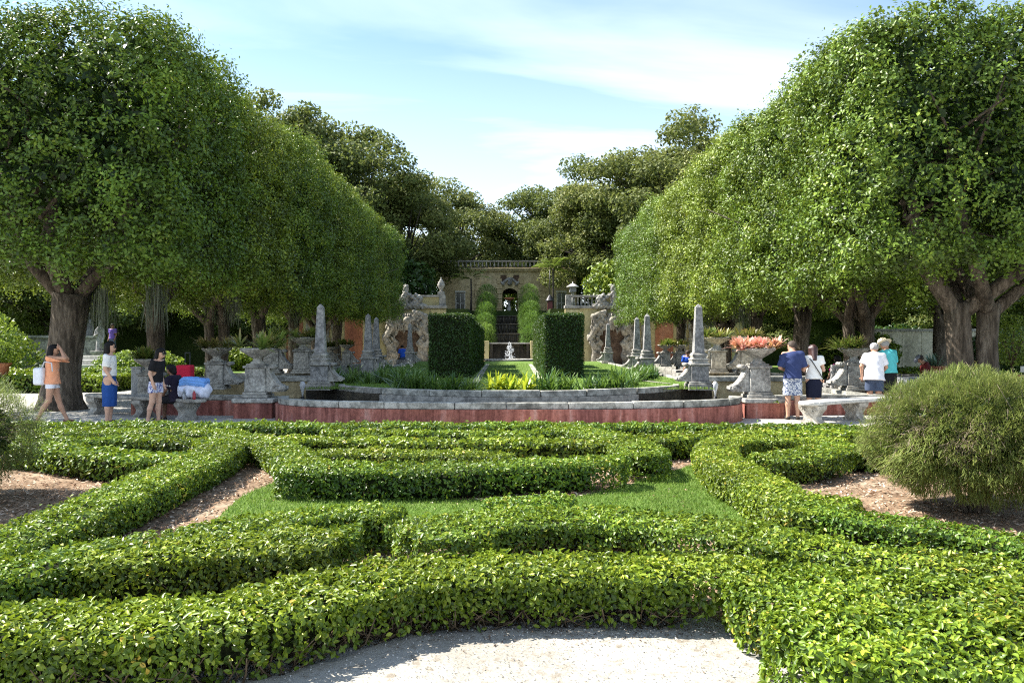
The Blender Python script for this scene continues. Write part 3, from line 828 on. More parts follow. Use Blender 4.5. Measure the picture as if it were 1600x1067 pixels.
def sup(v, p): return np.sign(v) * np.abs(v) ** p
BASIN = np.stack([5.0 * sup(np.cos(th), .82), 17.75 + 2.05 * sup(np.sin(th), .82)], 1)
garden_wall('basin_wall', 'curved red plastered basin wall with grey stone coping in the centre', BASIN, .12, -.16, .36, .5, M['red_plaster'], M['coping'], 1.15, 1, .05)
for sx in (-1, 1):
    side = 'left' if sx < 0 else 'right'
    wing = [(sx * 6.05, 18.45), (sx * 7.2, 18.5), (sx * 8.75, 18.6)]
    if sx < 0: wing = wing[::-1]
    garden_wall('basin_wall', f'short red basin wing wall beside the {"grey fern planter on the left" if sx < 0 else "pink bromeliad planter on the right"}', wing, .14, -.14, .34, .46, M['red_plaster'], M['coping'], 1.0, 5 + sx, .05)
    can = [(sx * 8.75, 18.9), (sx * 8.75, 30), (sx * 8.8, 40), (sx * 8.8, 50)]
    if sx > 0: can = can[::-1]
    garden_wall('canal_wall', f'long low stone canal wall under the {side} tree row', cut(can, 0, arc_len(np.array(can))[-1], 30), .16, -.16, .3, .42, M['stone'], M['coping'], 1.3, 9 + sx, .05)
# water
WPOLY = [tuple(p) for p in BASIN] + [(6.0, 18.2), (6.0, 18.5), (8.75, 18.6), (8.75, 50), (-8.75, 50), (-8.75, 18.6), (-6.0, 18.5), (-6.0, 18.2)]
sheet('water', WPOLY, .13, M['water'])
# island
a1 = np.linspace(0, 1, 13)
def half(sx):
    conv = [(sx * 2.85 * u, 17.25 + .95 * u ** 2.2) for u in a1]
    conc = [(sx * (2.95 + 1.25 * u), 18.55 + 1.35 * u ** 1.5) for u in a1]
    return conv, conc + [(sx * 4.3, 20.4), (sx * 5.2, 20.4)]
cr, sr = half(1); cl, sl_ = half(-1)
ISL = [(-5.2, 46), *sl_[::-1], *cl[::-1], *cr[1:], *sr, (5.2, 46)]
im = MB(); im.prism(ISL, -.1, .55)
tag(im.build('island_ground', M['wet_stone']), kind='structure')
sheet('island_lawn', ISL, .556, M['lawn'])
front = cl[::-1] + cr[1:]
garden_wall('island_rim', 'bowed grey stone rim in front of the yellow bromeliads', front, .16, -.12, .5, .64, M['stone'], M['coping'], 1.3, 21, .05)
garden_wall('island_rim', 'receding stone rim between the shaded obelisk and the bowed rim', sl_[::-1][1:], .1, -.14, .48, .62, M['wet_stone'], M['stone'], 1.0, 22, .04)
garden_wall('island_rim', 'receding stone rim between the sunlit obelisk and the bowed rim', sr[:-1], .1, -.14, .48, .62, M['wet_stone'], M['coping'], 1.0, 23, .04)
for sx in (-1, 1):
    e = [(sx * 5.15, 20.7), (sx * 5.15, 33), (sx * 5.15, 46)]
    if sx < 0: e = e[::-1]
    garden_wall('island_rim', f'straight side rim of the island along the {"shaded" if sx < 0 else "sunlit"} canal', cut(e, 0, 25.2, 20), .12, -.12, .5, .62, M['stone'], M['coping'], 1.5, 25 + sx, .04)
    # little bridge over the canal
    b = empty('canal_bridge', (sx * 6.95, 23.6, 0), label=f'stained stone footbridge across the {"shaded left" if sx < 0 else "sunny right"} canal', cat='bridge')
    mb = MB(); mb.box(-1.72, 1.72, -1.2, 1.2, -.1, .58); mb.build('wall', M['stucco_casino'], b)
    mb = MB(); mb.box(-1.73, 1.73, -1.28, -.96, .582, .72); mb.build('coping_stone', M['coping'], b, .015)
    mb = MB(); mb.box(-1.73, 1.73, .96, 1.28, .582, .72); mb.build('coping_stone', M['coping'], b, .015)
    sp = empty('water_spout', (sx * 5.75 , 22.2, .13), label=f'small white water spout before the {"shaded left" if sx < 0 else "sunny right"} footbridge', cat='fountain')
    mb = MB(); mb.lathe([(.02, 0), (.03, .16), (.07, .28), (.09, .36), (.06, .43), (.02, .46)], 10); mb.build('jet', M['spray'], sp)
    mb = MB(); mb.lathe([(.05, -.2), (.05, .03), (.02, .05)], 8); mb.build('nozzle', M['iron'], sp)

# ------------------------------------------------------------------ carved pedestals
def volute(mb, h, w, t, M_=None):
    """side scroll: sweeping bracket of height h, reach w (towards -x from x=0), thickness t"""
    out = []
    for u in np.linspace(0, 1, 13): out.append((-w * (.16 + .62 * u ** 1.9), h * (1 - u * .78)))
    for a in np.linspace(R(60), R(-150), 9): out.append((-w * .74 - w * .26 * math.cos(a) * 1.0 + 0, h * .13 + h * .12 * math.sin(a)))
    pts = [(0, 0), (0, h)] + [(-w * .3, h * 1.06), (-w * .36, h * .98)] + out[1:13] + [(-w * 1.0, h * .22), (-w * 1.02, h * .1), (-w * .9, 0)]
    pts = [(x, z) for x, z in pts]
    n = len(pts)
    V = [(x, -t / 2, z) for x, z in pts] + [(x, t / 2, z) for x, z in pts]
    F = [tuple(range(n)), tuple(range(n, 2 * n))[::-1]] + [((i + 1) % n, i, n + i, n + (i + 1) % n) for i in range(n)]
    mb.add(V, F)
    for sgn in (-1, 1):          # raised spiral on both cheeks
        sp = [(-w * .66 + w * .26 * (1 - k / 15) * math.cos(k * .75), sgn * t * .5, h * .16 + h * .14 * (1 - k / 15) * math.sin(k * .75)) for k in range(15)]
        mb.tube(sp, [.022 * (1 - k / 22) for k in range(15)], 5)
        mb.tube([(x + .03, sgn * t * .5, z) for x, z in out[1:13]], .016, 5)
    mb.tube([(-w * .33, -t * .55, h * 1.0), (-w * .33, t * .55, h * 1.0)], w * .13, 8)
    mb.tube([(-w * .78, -t * .55, h * .13), (-w * .78, t * .55, h * .13)], h * .12, 10)

def make_obelisk():
    o = empty('obelisk')
    mb = MB(); mb.box(-.3, .3, -.3, .3, -.1, .06); mb.box(-.27, .27, -.27, .27, .062, .12); mb.build('plinth', M['stone'], o, .012)
    mb = MB(); mb.box(-.215, .215, -.215, .215, .122, .5); mb.build('pedestal', M['stone_grey'], o, .012)
    mb = MB(); mb.lathe([(.215, .502), (.25, .53), (.25, .56), (.2, .585), (.19, .64), (.21, .655), (.21, .68), (.165, .70), (.165, .74), (.18, .75), (.18, .79), (.15, .83)], square=True); mb.build('moulding', M['stone'], o)
    mb = MB(); mb.lathe([(.132, .832), (.078, 1.98), (.015, 2.06)], square=True); mb.build('shaft', M['stone_grey'], o, .006)
    mb = MB(); volute(mb, .42, .36, .3); s = mb.build('scroll', M['stone'], o); s.location = (-.217, 0, .122)
    return o
ob0 = make_obelisk()
OB = [(-1, 4.75, 20.1, 'grey obelisk in tree shade nearest on the left, by the dark pool'), (1, 4.78, 20.1, 'tall sunlit grey obelisk beside the pink bromeliad planter'),
      (-1, 4.81, 27.2, 'second obelisk in the shaded row, right one of the two together'), (1, 4.72, 27.2, 'second obelisk in the sunlit row, right one of the two together'),
      (-1, 5.16, 31, 'third obelisk in the shaded row, left one of the two together'), (1, 4.98, 31, 'third obelisk in the sunlit row, left one of the two together'),
      (-1, 5.1, 41, 'far obelisk standing in front of the dark left grotto'), (1, 5.1, 41, 'far obelisk standing in front of the right grotto')]
for i, (sx, x, y, lb) in enumerate(OB):
    o = ob0 if i == 0 else copy_tree(ob0)
    o.location = (sx * x, y, .58); o.rotation_euler = (0, 0, 0 if sx > 0 else math.pi)
    tag(o, lb, 'obelisk', 'stone obelisks round the island')

def make_planter():
    o = empty('stone_planter')
    mb = MB(); mb.box(-.3, .3, -.28, .28, 0, .07); mb.box(-.265, .265, -.25, .25, .072, .13); mb.build('plinth', M['stone'], o, .015)
    mb = MB(); mb.box(-.235, .235, -.22, .22, .132, .66, .95); mb.build('pedestal', M['stone_pitted'], o, .02)
    mb = MB(); mb.box(-.26, .26, -.245, .245, .662, .72); mb.box(-.2, .2, -.2, .2, .722, .76); mb.build('cap', M['stone'], o, .012)
    mb = MB(); mb.lathe([(.17, .762), (.16, .79), (.105, .82), (.1, .88), (.14, .9), (.22, .95), (.33, 1.02), (.39, 1.07), (.4, 1.1), (.36, 1.115), (.34, 1.09), (.1, 1.06)], 22); mb.build('bowl', M['stone_pitted'], o)
    mb = MB(); volute(mb, .56, .42, .3); s = mb.build('scroll', M['stone_pitted'], o); s.location = (-.237, 0, .132)
    return o
def rosette_cluster(mat, n_ros, rad, L, W, seed, nb=26, droop=.35, spread=1.0, name='bromeliads', lift=.55):
    rng = np.random.default_rng(seed); o = empty(name)
    for k in range(n_ros):
        a = rng.uniform(0, 6.28); r = rad * math.sqrt(rng.random()) if n_ros > 1 else 0
        az = rng.uniform(0, 6.28, nb); el = rng.uniform(.15, 1.35, nb) * lift / .55
        d = np.stack([np.cos(az) * np.cos(el) * spread, np.sin(az) * np.cos(el) * spread, np.sin(el)], 1)
        d = unit(d + np.array([math.cos(a), math.sin(a), 0]) * r / max(rad, .01) * .35)
        b = np.tile(np.array([r * math.cos(a), r * math.sin(a), rng.uniform(-.02, .05)]), (nb, 1))
        V, F, T = blades(b, d, L * rng.uniform(.7, 1.15, nb), W * rng.uniform(.8, 1.2, nb), droop, rng, 4, np.clip(rng.normal(.5, .2) + rng.normal(0, .18, nb), 0, 1))
        link_mesh('rosette', np_mesh('rosette', V, F, True, T), mat, o)
    return o
pl0 = make_planter()
ros_g = [rosette_cluster(M['brom_green'], 9, .3, .48, .036, 3 + k, 28, .3, 1.0, 'bromeliads', .68) for k in range(2)] + [rosette_cluster(M['brom_red'], 8, .3, .5, .036, 8, 28, .3, 1.0, 'bromeliads', .68)]
ros_p = rosette_cluster(M['brom_pink'], 18, .36, .27, .045, 30, 24, .2, 1.0, 'bromeliads', .75)
# side, x, y, z0, planter label, plant kind, plant label
PLS = [(-1, 5.68, 18.0, .44, 'pitted grey stone planter on red base, left of the basin', 0, 'large green spiky bromeliads overflowing the planter left of the basin'),
       (1, 5.62, 18.0, .44, 'sunlit carved stone planter on red base, right of the basin', 'p', 'bright pink and orange bromeliads in the sunlit planter'),
       (-1, 7.85, 21.4, .42, 'stone planter on the canal wall behind the bench with bundles', 2, 'reddish spiky bromeliads beside the bent leafy tree trunk'),
       (-1, 9.75, 21.6, .12, 'tall stone planter behind the two standing women', 1, 'spiky green bromeliads above the woman in black'),
       (1, 9.05, 20.9, .42, 'carved planter behind the man in the white shirt', 1, 'yellow green bromeliads above the white cap'),
       (-1, 6.35, 24.5, .72, 'planter on the left footbridge, nearer the obelisk', 0, 'low green bromeliads on the left footbridge next to the obelisk'),
       (-1, 7.3, 24.6, .72, 'planter on the left footbridge, farther from the obelisk', 1, 'dark bromeliads on the left footbridge behind the front planter'),
       (1, 6.4, 24.5, .72, 'planter on the right footbridge, next to the sunlit obelisk', 0, 'dark bromeliads on the right footbridge beside the sunlit obelisk'),
       (1, 7.35, 24.6, .72, 'planter on the right footbridge, behind the pink bromeliads', 2, 'dark bromeliads behind the pink ones'),
       (-1, 8.75, 43, .42, 'far planter against the orange wall, right one of the left pair', 0, 'dark green bromeliads in the right one of the far left planters'),
       (-1, 9.7, 43.5, .3, 'far planter against the orange wall, left one of the left pair', 1, 'dark green bromeliads in the left one of the far left planters'),
       (1, 8.05, 41, .42, 'far planter by the red wall panel, left one of the right pair', 1, 'dark green bromeliads in the left one of the far right planters'),
       (1, 8.85, 41.2, .42, 'far planter by the red wall panel, right one of the right pair', 0, 'dark green bromeliads in the right one of the far right planters')]
used = set()
for i, (sx, x, y, z, lb, kind, plb) in enumerate(PLS):
    o = pl0 if i == 0 else copy_tree(pl0)
    o.location = (sx * x, y, z); o.rotation_euler = (0, 0, 0 if sx > 0 else math.pi)
    tag(o, lb, 'planter', 'carved stone planters')
    src = ros_p if kind == 'p' else ros_g[kind]
    r = src if kind not in used else copy_tree(src); used.add(kind)
    r.location = (sx * x, y, z + 1.07); r.rotation_euler = (0, 0, i * 1.1)
    r.scale = (1.6, 1.6, 1.25) if i == 0 else ((1.45, 1.45, 1.2) if kind == 'p' else (1.3, 1.3, 1.0))
    tag(r, plb, 'bromeliads', 'bromeliads in the stone planters')
for i, sx in enumerate((-1, 1)):
    o = empty('red_plinth', (sx * 5.66, 18.0, 0), label=f'square red plastered plinth under the {"pitted grey" if sx < 0 else "sunlit pink flowered"} planter', cat='plinth')
    mb = MB(); mb.box(-.42, .42, -.42, .42, -.05, .34); mb.build('base', M['red_plaster'], o)
    mb = MB(); mb.box(-.46, .46, -.46, .46, .342, .438); mb.build('slab', M['stone_pitted'], o, .02)
o = rosette_cluster(M['light_leaf'], 1, .1, .1, .03, 77, 16); o.location = (5.9, 17.52, .36); tag(o, 'tiny green weed sprouting from the red plinth ledge', 'weed')
o.name = 'weed'

# ------------------------------------------------------------------ planting on the island
def strap_clump(seed, n=70, L=.62, W=.026):
    rng = np.random.default_rng(seed)
    az = rng.uniform(0, 6.28, n); el = rng.uniform(.7, 1.45, n)
    d = np.stack([np.cos(az) * np.cos(el), np.sin(az) * np.cos(el), np.sin(el)], 1)
    b = np.c_[rng.normal(0, .07, (n, 2)), np.zeros(n)]
    V, F, T = blades(b, d, L * rng.uniform(.6, 1.15, n), W, .35, rng, 4)
    return np_mesh('strap_leaves', V, F, True, T)
clumps = [strap_clump(40 + k) for k in range(3)]
rng = np.random.default_rng(17)
spots = []
for x in np.arange(-2.5, 2.7, .42):
    if abs(x - .05) < .75: continue
    spots.append((x + rng.normal(0, .05), 17.75 + .8 * (abs(x) / 2.85) ** 2.2 + rng.uniform(0, .25), 'pale strap leaved lily clump along the bowed rim'))
for k in range(26):
    spots.append((rng.uniform(-4.9, -2.2), rng.uniform(20.6, 25.5), 'dark strap leaved lily in the shaded island border'))
for k in range(22):
    u = rng.random(); spots.append((2.9 + 1.8 * u + rng.normal(0, .12), 19.6 + 7.5 * u + rng.uniform(-.3, .8), 'strap leaved lily in the sunny border of the island'))
for i, (x, y, lb) in enumerate(spots):
    o = link_mesh('lily_clump', clumps[i % 3], M['strap'])
    o.location = (x, y, .55); o.rotation_euler = (0, 0, rng.uniform(0, 6.28)); q = rng.uniform(.8, 1.25); q *= 1.25 if 'bowed' in lb else 1.0; o.scale = (q, q, q * rng.uniform(.8, 1.1))
    tag(o, lb, 'lily', lb.replace('lily', 'lilies'))
for i in range(9):
    o = rosette_cluster(M['lemon'], 1, 0, .62, .065, 60 + i, 22, .25, 1.0, 'yellow_bromeliad', .62)
    o.location = (-.45 + .13 * i + rng.normal(0, .04), 17.78 + (i % 3) * .2, .56)
    tag(o, 'bright yellow bromeliad rosette in the centre bed behind the bowed rim', 'bromeliad', 'yellow bromeliads in the centre bed')
fl = 0
for k in range(9):
    x, y = rng.uniform(-4.9, -2.6), rng.uniform(21, 26)
    o = empty('white_lily_flower', (x, y, .55), label='small white lily flower above the dark island border', cat='flower', group='white lily flowers')
    mb = MB(); mb.tube([(0, 0, 0), (.02, 0, .5)], .006, 5); mb.build('stalk', M['strap'], o)
    V, F, T = leaf_cards(np.tile([[.02, 0, .52]], (8, 1)) + rng.normal(0, .03, (8, 3)), rng.normal(size=(8, 3)), .09, .04, rng)
    link_mesh('petals', np_mesh('petals', V, F, False, T), M['pebble'], o)
# strip of pale hose/edge lying on the lawn
hm = MB(); hm.tube([(2.9, 26.0, .575), (3.3, 24.4, .575), (3.9, 22.6, .575), (4.3, 21.2, .575)], .02, 6); tag(hm.build('garden_hose', M['pebble']), 'thin pale hose lying on the sunny island lawn', 'hose')
hm = MB(); hm.tube([(-2.1, 24.6, .6), (-2.6, 23.7, .62), (-3.4, 22.9, .58)], .02, 6); tag(hm.build('garden_hose', M['light_leaf']), 'thin green hose on the shaded island lawn', 'hose')

def block_hedge(x0, x1, y0, y1, h, label, seed, dens=900):
    rng = np.random.default_rng(seed); cx, cy = (x0 + x1) / 2, (y0 + y1) / 2
    root = empty('block_hedge', (cx, cy, .55), label=label, cat='hedge', group='tall square clipped hedges on the island')
    a, b = (x1 - x0) / 2, (y1 - y0) / 2
    mb = MB(); mb.box(-a + .05, a - .05, -b + .05, b - .05, 0, h - .05); mb.build('shade_core', M['hedge_core'], root)
    Ps, Ns = [], []
    for nx, ny, nz, ar in ((1, 0, 0, 2 * b * h), (-1, 0, 0, 2 * b * h), (0, -1, 0, 2 * a * h), (0, 1, 0, 2 * a * h), (0, 0, 1, 4 * a * b)):
        n = int(ar * dens * (.4 if ny > 0 else 1)); q = np.c_[rng.uniform(-a, a, n), rng.uniform(-b, b, n), rng.uniform(0, h, n)]
        if nx: q[:, 0] = nx * a
        if ny: q[:, 1] = ny * b
        if nz: q[:, 2] = h
        nn = np.tile(np.array([[nx, ny, nz]], float), (n, 1)); q += nn * (rng.normal(-.015, .022, n) + .035 * wavy(q, seed, 4) + .02 * wavy(q, seed + 3, 9))[:, None]
        Ps.append(q); Ns.append(nn)
    P, Nn = np.concatenate(Ps), np.concatenate(Ns)
    V, F, T = leaf_cards(P, Nn + rng.normal(size=P.shape) * .6, .062, .034, rng, .2, np.clip(rng.normal(.45, .2, len(P)) + .25 * Nn[:, 2], 0, 1))
    link_mesh('foliage', np_mesh('block_foliage', V, F, False, T), M['dark_leaf'], root)
block_hedge(-2.52, -1.22, 25, 28.6, 2.02, 'square dark hedge block nearest on the left of the island lawn', 1)
block_hedge(1.1, 2.34, 25, 28.6, 2.02, 'square dark hedge block nearest on the right of the island lawn', 2)
block_hedge(-2.3, -1.2, 29.3, 33, 1.9, 'second hedge block on the left of the island lawn', 3, 600)
block_hedge(1.12, 2.3, 29.3, 33, 2.0, 'second hedge block on the right of the island lawn', 4, 600)
block_hedge(-2.3, -1.22, 34, 39, 1.85, 'farthest hedge block on the left of the island lawn', 5, 450)
block_hedge(1.18, 2.3, 34, 39, 1.95, 'farthest hedge block on the right of the island lawn', 6, 450)
for sx in (-1, 1):
    sheet('island_path', [(sx * 1.05, 20.3), (sx * .82, 20.3), (sx * .98, 40), (sx * 1.15, 40)][::sx], .562, M['gravel'])
P = np.c_[rng.uniform(-4.9, 4.9, 30000), 19 + 22 * rng.random(30000) ** 1.6]
P = P[~((np.abs(P[:, 0]) > 1.05) & (np.abs(P[:, 0]) < 2.6) & (P[:, 1] > 25))]
d0 = rng.normal(size=(len(P), 3)) * .5; d0[:, 2] = 1
V, F, T = blades(np.c_[P, np.full(len(P), .556)], unit(d0), rng.uniform(.04, .09, len(P)), .018, .3, rng, 1)
tag(link_mesh('grass', np_mesh('island_grass', V, F, False, T), M['grass']), 'clipped grass covering the island in the pool', 'grass', None, 'stuff')

# ================================================================== clipped tree rows
def cube_pts(n, rng):
    f = rng.integers(0, 6, n); q = rng.uniform(-1, 1, (n, 3)); ax = f % 3
    q[np.arange(n), ax] = np.where(f < 3, 1, -1); return q
def clipped_crown(seed, a, b, c, n, p=4.0):
    """leaf shell of a clipped, rounded block crown, half sizes a,b,c, centred on 0"""
    rng = np.random.default_rng(seed)
    per = 26; nc = n // per
    q = cube_pts(nc, rng)
    q = q / ((np.abs(q) ** p).sum(1) ** (1 / p))[:, None]
    N0 = unit(np.sign(q) * np.abs(q) ** (p - 1) / np.array([a, b, c]))
    C = q * np.array([a, b, c])
    lump = wavy(C, seed + 1, .8) * .18 + wavy(C, seed + 2, 2.0) * .26 + wavy(C, seed + 3, 4.2) * .12 + wavy(C, seed + 4, 8.5) * .13
    under = N0[:, 2] < -.45
    lump += np.where(N0[:, 2] < -.3, wavy(C, seed + 11, 1.6) * .4, 0)
    dep = rng.exponential(.22, nc) + rng.normal(0, .05, nc)
    dep += np.clip(wavy(C, seed + 7, 1.7) - .35, 0, .5) * rng.uniform(0, 2.6, nc)   # shallow hollows that let the dark inside show
    dep -= (rng.random(nc) < .05) * rng.uniform(.05, .28, nc)         # stray shoots
    C = C + N0 * (lump - dep)[:, None]
    C[:, 2] += np.where(under, .9 * np.clip(1 - (C[:, 0] / a) ** 2, 0, 1) * np.clip(1 - (C[:, 1] / b) ** 4, 0, 1), 0)   # hollow underside
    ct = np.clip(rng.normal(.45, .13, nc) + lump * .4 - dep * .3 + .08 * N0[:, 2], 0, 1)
    i = np.repeat(np.arange(nc), per); n = len(i)
    off = rng.normal(size=(n, 3)) * .115; N0 = N0[i]
    P = C[i] + off
    low = under[i] & (np.repeat(rng.random(nc), per) < .45)
    keep = ~low
    Nl = N0 * .5 + unit(off + N0 * .03) * .5 + rng.normal(size=(n, 3)) * .5; Nl[:, 2] += .3
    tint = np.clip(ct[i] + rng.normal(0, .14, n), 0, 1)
    V, F, T = leaf_cards(P[keep], Nl[keep], (.1 * np.repeat(rng.uniform(.65, 1.35, nc), per))[keep], (.056 * np.repeat(rng.uniform(.7, 1.3, nc), per))[keep], rng, .18, tint[keep])
    return np_mesh('crown_leaves', V, F, False, T)
def trunk_mesh(seed, h, r, spread_x, spread_y, top, forks=4, double=False):
    """tapered bole with flare, forking into limbs that reach into the crown"""
    rng = np.random.default_rng(seed); mb = MB()
    def bole(x0, lean, r):
        zs = np.array([-.1, .05, .25, .6, 1.1, 1.7, 2.3, h]); fl = np.array([1.55, 1.4, 1.18, 1.04, .98, .95, .98, 1.05])
        path = [(x0 + lean * z + .05 * math.sin(z * 1.7 + seed), .06 * math.sin(z * 1.3 + seed * 2), z) for z in zs]
        mb.tube(path, list(r * fl), 18, wob=.09, rng=rng); return path[-1]
    heads = [bole(0, rng.normal(0, .04), r)] if not double else [bole(-.16, -.04, r * .74), bole(.36, .06, r * .62)]
    for hd in heads:
        hd = Vector(hd)
        for k in range(forks):
            a = 6.283 * (k + rng.uniform(-.2, .2)) / forks + seed
            e = Vector((math.cos(a) * spread_x * rng.uniform(.6, 1.15), math.sin(a) * spread_y * rng.uniform(.6, 1.15), top * rng.uniform(.62, .88)))
            m1 = hd.lerp(e, .3) + Vector((math.cos(a) * .45, math.sin(a) * .45, -.15)); m2 = hd.lerp(e, .65) + Vector((rng.normal(0, .25), rng.normal(0, .25), .2))
            q = r * rng.uniform(.42, .6)
            mb.tube([hd - Vector((0, 0, .25)), m1, m2, e], [q, q * .8, q * .5, q * .2], 9, wob=.15, rng=rng)
            for j in range(7):
                s = m1.lerp(e, rng.uniform(.2, .9)); t_ = s + Vector((rng.normal(0, 1.3), rng.normal(0, 1.2), rng.uniform(.2, 2.2)))
                mb.tube([s, s.lerp(t_, .5) + Vector((rng.normal(0, .15),) * 3), t_], [q * .3, q * .2, q * .08], 6)
    me = bpy.data.meshes.new('trunk'); me.from_pydata(mb.v, [], mb.f); me.polygons.foreach_set('use_smooth', mb.sm); me.update(); return me
def moss_mesh(seed, n=9):
    rng = np.random.default_rng(seed); P = []; D = []; L = []
    for k in range(n):
        c = rng.normal(0, .12, 3); c[2] *= .3
        m = 10; P.append(c + rng.normal(0, .05, (m, 3))); d = rng.normal(size=(m, 3)) * .12; d[:, 2] = -1; D.append(unit(d)); L.append(np.full(m, rng.uniform(.3, 1.2)))
    V, F, T = blades(np.concatenate(P), np.concatenate(D), np.concatenate(L), .018, -.0, rng, 3)
    return np_mesh('moss_strands', V, F, False, T)
CZ, CC = 5.9, 3.25                                            # crown centre height, half height
crowns = [clipped_crown(200 + k, 3.9, 2.95, CC, 138000, 6.6) for k in range(3)]
trunks = [trunk_mesh(3, 2.9, .42, 3.0, 2.3, 8.2), trunk_mesh(5, 2.8, .38, 3.0, 2.3, 8.0), trunk_mesh(8, 2.6, .4, 3.0, 2.3, 8.0, 3, True)]
moss = moss_mesh(4)
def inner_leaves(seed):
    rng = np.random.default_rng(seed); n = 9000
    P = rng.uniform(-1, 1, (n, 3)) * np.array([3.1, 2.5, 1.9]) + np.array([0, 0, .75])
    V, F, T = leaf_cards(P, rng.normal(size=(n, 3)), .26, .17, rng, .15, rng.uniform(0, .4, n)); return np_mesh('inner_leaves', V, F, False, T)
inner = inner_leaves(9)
ROW = [19.9, 25.3, 30.7, 36.1, 41.4, 46.7, 51.8]
WORDS = ['nearest', 'second', 'third', 'fourth', 'fifth', 'sixth', 'farthest']
rng = np.random.default_rng(31)
for sx in (-1, 1):
    for k, y in enumerate(ROW):
        x = sx * (11.25 + (0 if sx < 0 else -.05))
        t = empty('clipped_tree', (x, y - (.6 if sx > 0 and k == 0 else 0), 0), label=f'{WORDS[k]} tree of the clipped row on the {"shaded left" if sx < 0 else "sunlit right"} side', cat='tree', group=f'clipped trees of the {"left" if sx < 0 else "right"} row')
        v = (k + (0 if sx < 0 else 1)) % 3
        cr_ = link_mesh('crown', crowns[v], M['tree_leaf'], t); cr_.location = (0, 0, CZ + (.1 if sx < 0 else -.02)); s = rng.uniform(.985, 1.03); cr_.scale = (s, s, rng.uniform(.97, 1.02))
        if rng.random() < .5: cr_.rotation_euler = (0, 0, math.pi)
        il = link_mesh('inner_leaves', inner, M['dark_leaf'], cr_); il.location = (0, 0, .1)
        tv = 0 if (sx < 0 and k == 0) else (2 if (sx > 0 and k == 0) else (k + (sx > 0)) % 3)
        tr = link_mesh('trunk', trunks[tv], M['bark'], t); tr.rotation_euler = (0, 0, 0 if k == 0 else rng.uniform(0, 6.28))
        tr.location = (0.05 if sx < 0 else -.05, 0, 0)
        tr.scale = (1.0, 1.0, 1) if k == 0 else (.74, .74, 1)
        if sx < 0 and k < 4 or (sx > 0 and k in (2, 4)):
            for j in range(1 if k else 3):
                mo = link_mesh('spanish_moss', moss, M['moss'], t); mo.location = (rng.uniform(-.5, 3.0) * -sx if k else rng.uniform(.2, 2.6), rng.uniform(-2.4, .5), rng.uniform(2.9, 3.7)); mo.rotation_euler = (0, 0, rng.uniform(0, 6))
# a second line of trunks and crowns outside the first row, seen between the boles
for sx in (-1, 1):
    for k, y in enumerate((24.5, 32, 40)):
        if sx < 0 or k == 0: continue
        t = empty('outer_tree', (sx * (16.9 + .4 * k), y, 0), label=f'dark trunked tree {["first", "second", "third"][k]} behind the clipped {"left" if sx < 0 else "right"} row', cat='tree', group='outer trees behind the clipped rows')
        cr_ = link_mesh('crown', crowns[(k + 2) % 3], M['tree_leaf'], t); cr_.location = (sx * .8, 0, CZ - .1); cr_.scale = (.85, 1.05, .85)
        tr = link_mesh('trunk', trunks[k % 2], M['bark_far'], t); tr.scale = (.7, .7, 1); tr.rotation_euler = (0, 0, k * 2.1)

# ================================================================== loose garden trees behind
def oak_meshes(seed, n_cl=70, rx=7.5, rz=4.6, cz=8.5, per=620, leaf=.3):
    rng = np.random.default_rng(seed); C = []
    while len(C) < n_cl:
        q = rng.normal(size=3); q = q / np.linalg.norm(q) * rng.random() ** .35
        if q[2] < -.9: continue
        C.append(q * np.array([rx, rx, rz]) * (1 + .22 * math.sin(3 * math.atan2(q[1], q[0]) + seed)) + np.array([0, 0, cz]))
    C = np.array(C); rr = rng.uniform(.75, 1.7, n_cl)
    Ps, Ns, Ts = [], [], []
    for c, r in zip(C, rr):
        m = int(per * r ** 1.7 / 1.5); q = unit(rng.normal(size=(m, 3))); u = rng.random(m) ** .4
        P = c + q * u[:, None] * np.array([r * 1.25, r * 1.25, r * .75]); Ps.append(P); Ns.append(q * .6 + rng.normal(size=(m, 3)) * .6 + [0, 0, .4])
        Ts.append(np.clip(rng.normal(.42, .15, m) + rng.normal(0, .12) + q[:, 2] * .15, 0, 1))
    P = np.concatenate(Ps)
    V, F, T = leaf_cards(P, np.concatenate(Ns), leaf, leaf * .6, rng, .15, np.concatenate(Ts))
    crown = np_mesh('oak_leaves', V, F, False, T)
    mb = MB(); mb.tube([(0, 0, -.6), (.05, 0, .6), (.15, .1, 2.2), (.1, 0, cz - rz * .75)], [.75, .55, .45, .4], 12, wob=.15, rng=rng)
    hd = Vector((.1, 0, cz - rz * .8))
    for c in C[::2]:
        e = Vector(c); m = hd.lerp(e, .5) + Vector((0, 0, .6)); q = rng.uniform(.06, .16)
        mb.tube([hd, m, e], [q * 1.5, q, q * .25], 6, wob=.2, rng=rng)
    me = bpy.data.meshes.new('oak_trunk'); me.from_pydata(mb.v, [], mb.f); me.polygons.foreach_set('use_smooth', mb.sm); me.update()
    return crown, me
OAK = [oak_meshes(1, 110, 7.5, 5.6, 7.6, 480), oak_meshes(2, 105, 6.4, 6.0, 7.8, 480), oak_meshes(6, 80, 6.8, 5.4, 7.4, 420)]
def oak(x, y, z, s, v, label, mat='oak_leaf', rot=None, sz=1.0, group='big trees behind the terrace'):
    t = empty('oak_tree', (x, y, z), rot if rot is not None else x * 1.7, (s, s, s * sz), label, 'tree', group)
    link_mesh('crown', OAK[v][0], M[mat], t); link_mesh('trunk', OAK[v][1], M['bark_far'], t)
SHL = []
oak(-19.5, 71, 4.2, 1.38, 0, 'tallest dark oak rising behind the shaded clipped row', sz=1.02)
oak(-15.0, 70, 4.2, 1.12, 1, 'spreading oak over the left terrace wall', sz=1.0)
oak(-9.6, 73.5, 4.3, .95, 2, 'thin crowned oak leaning over the left of the pavilion')
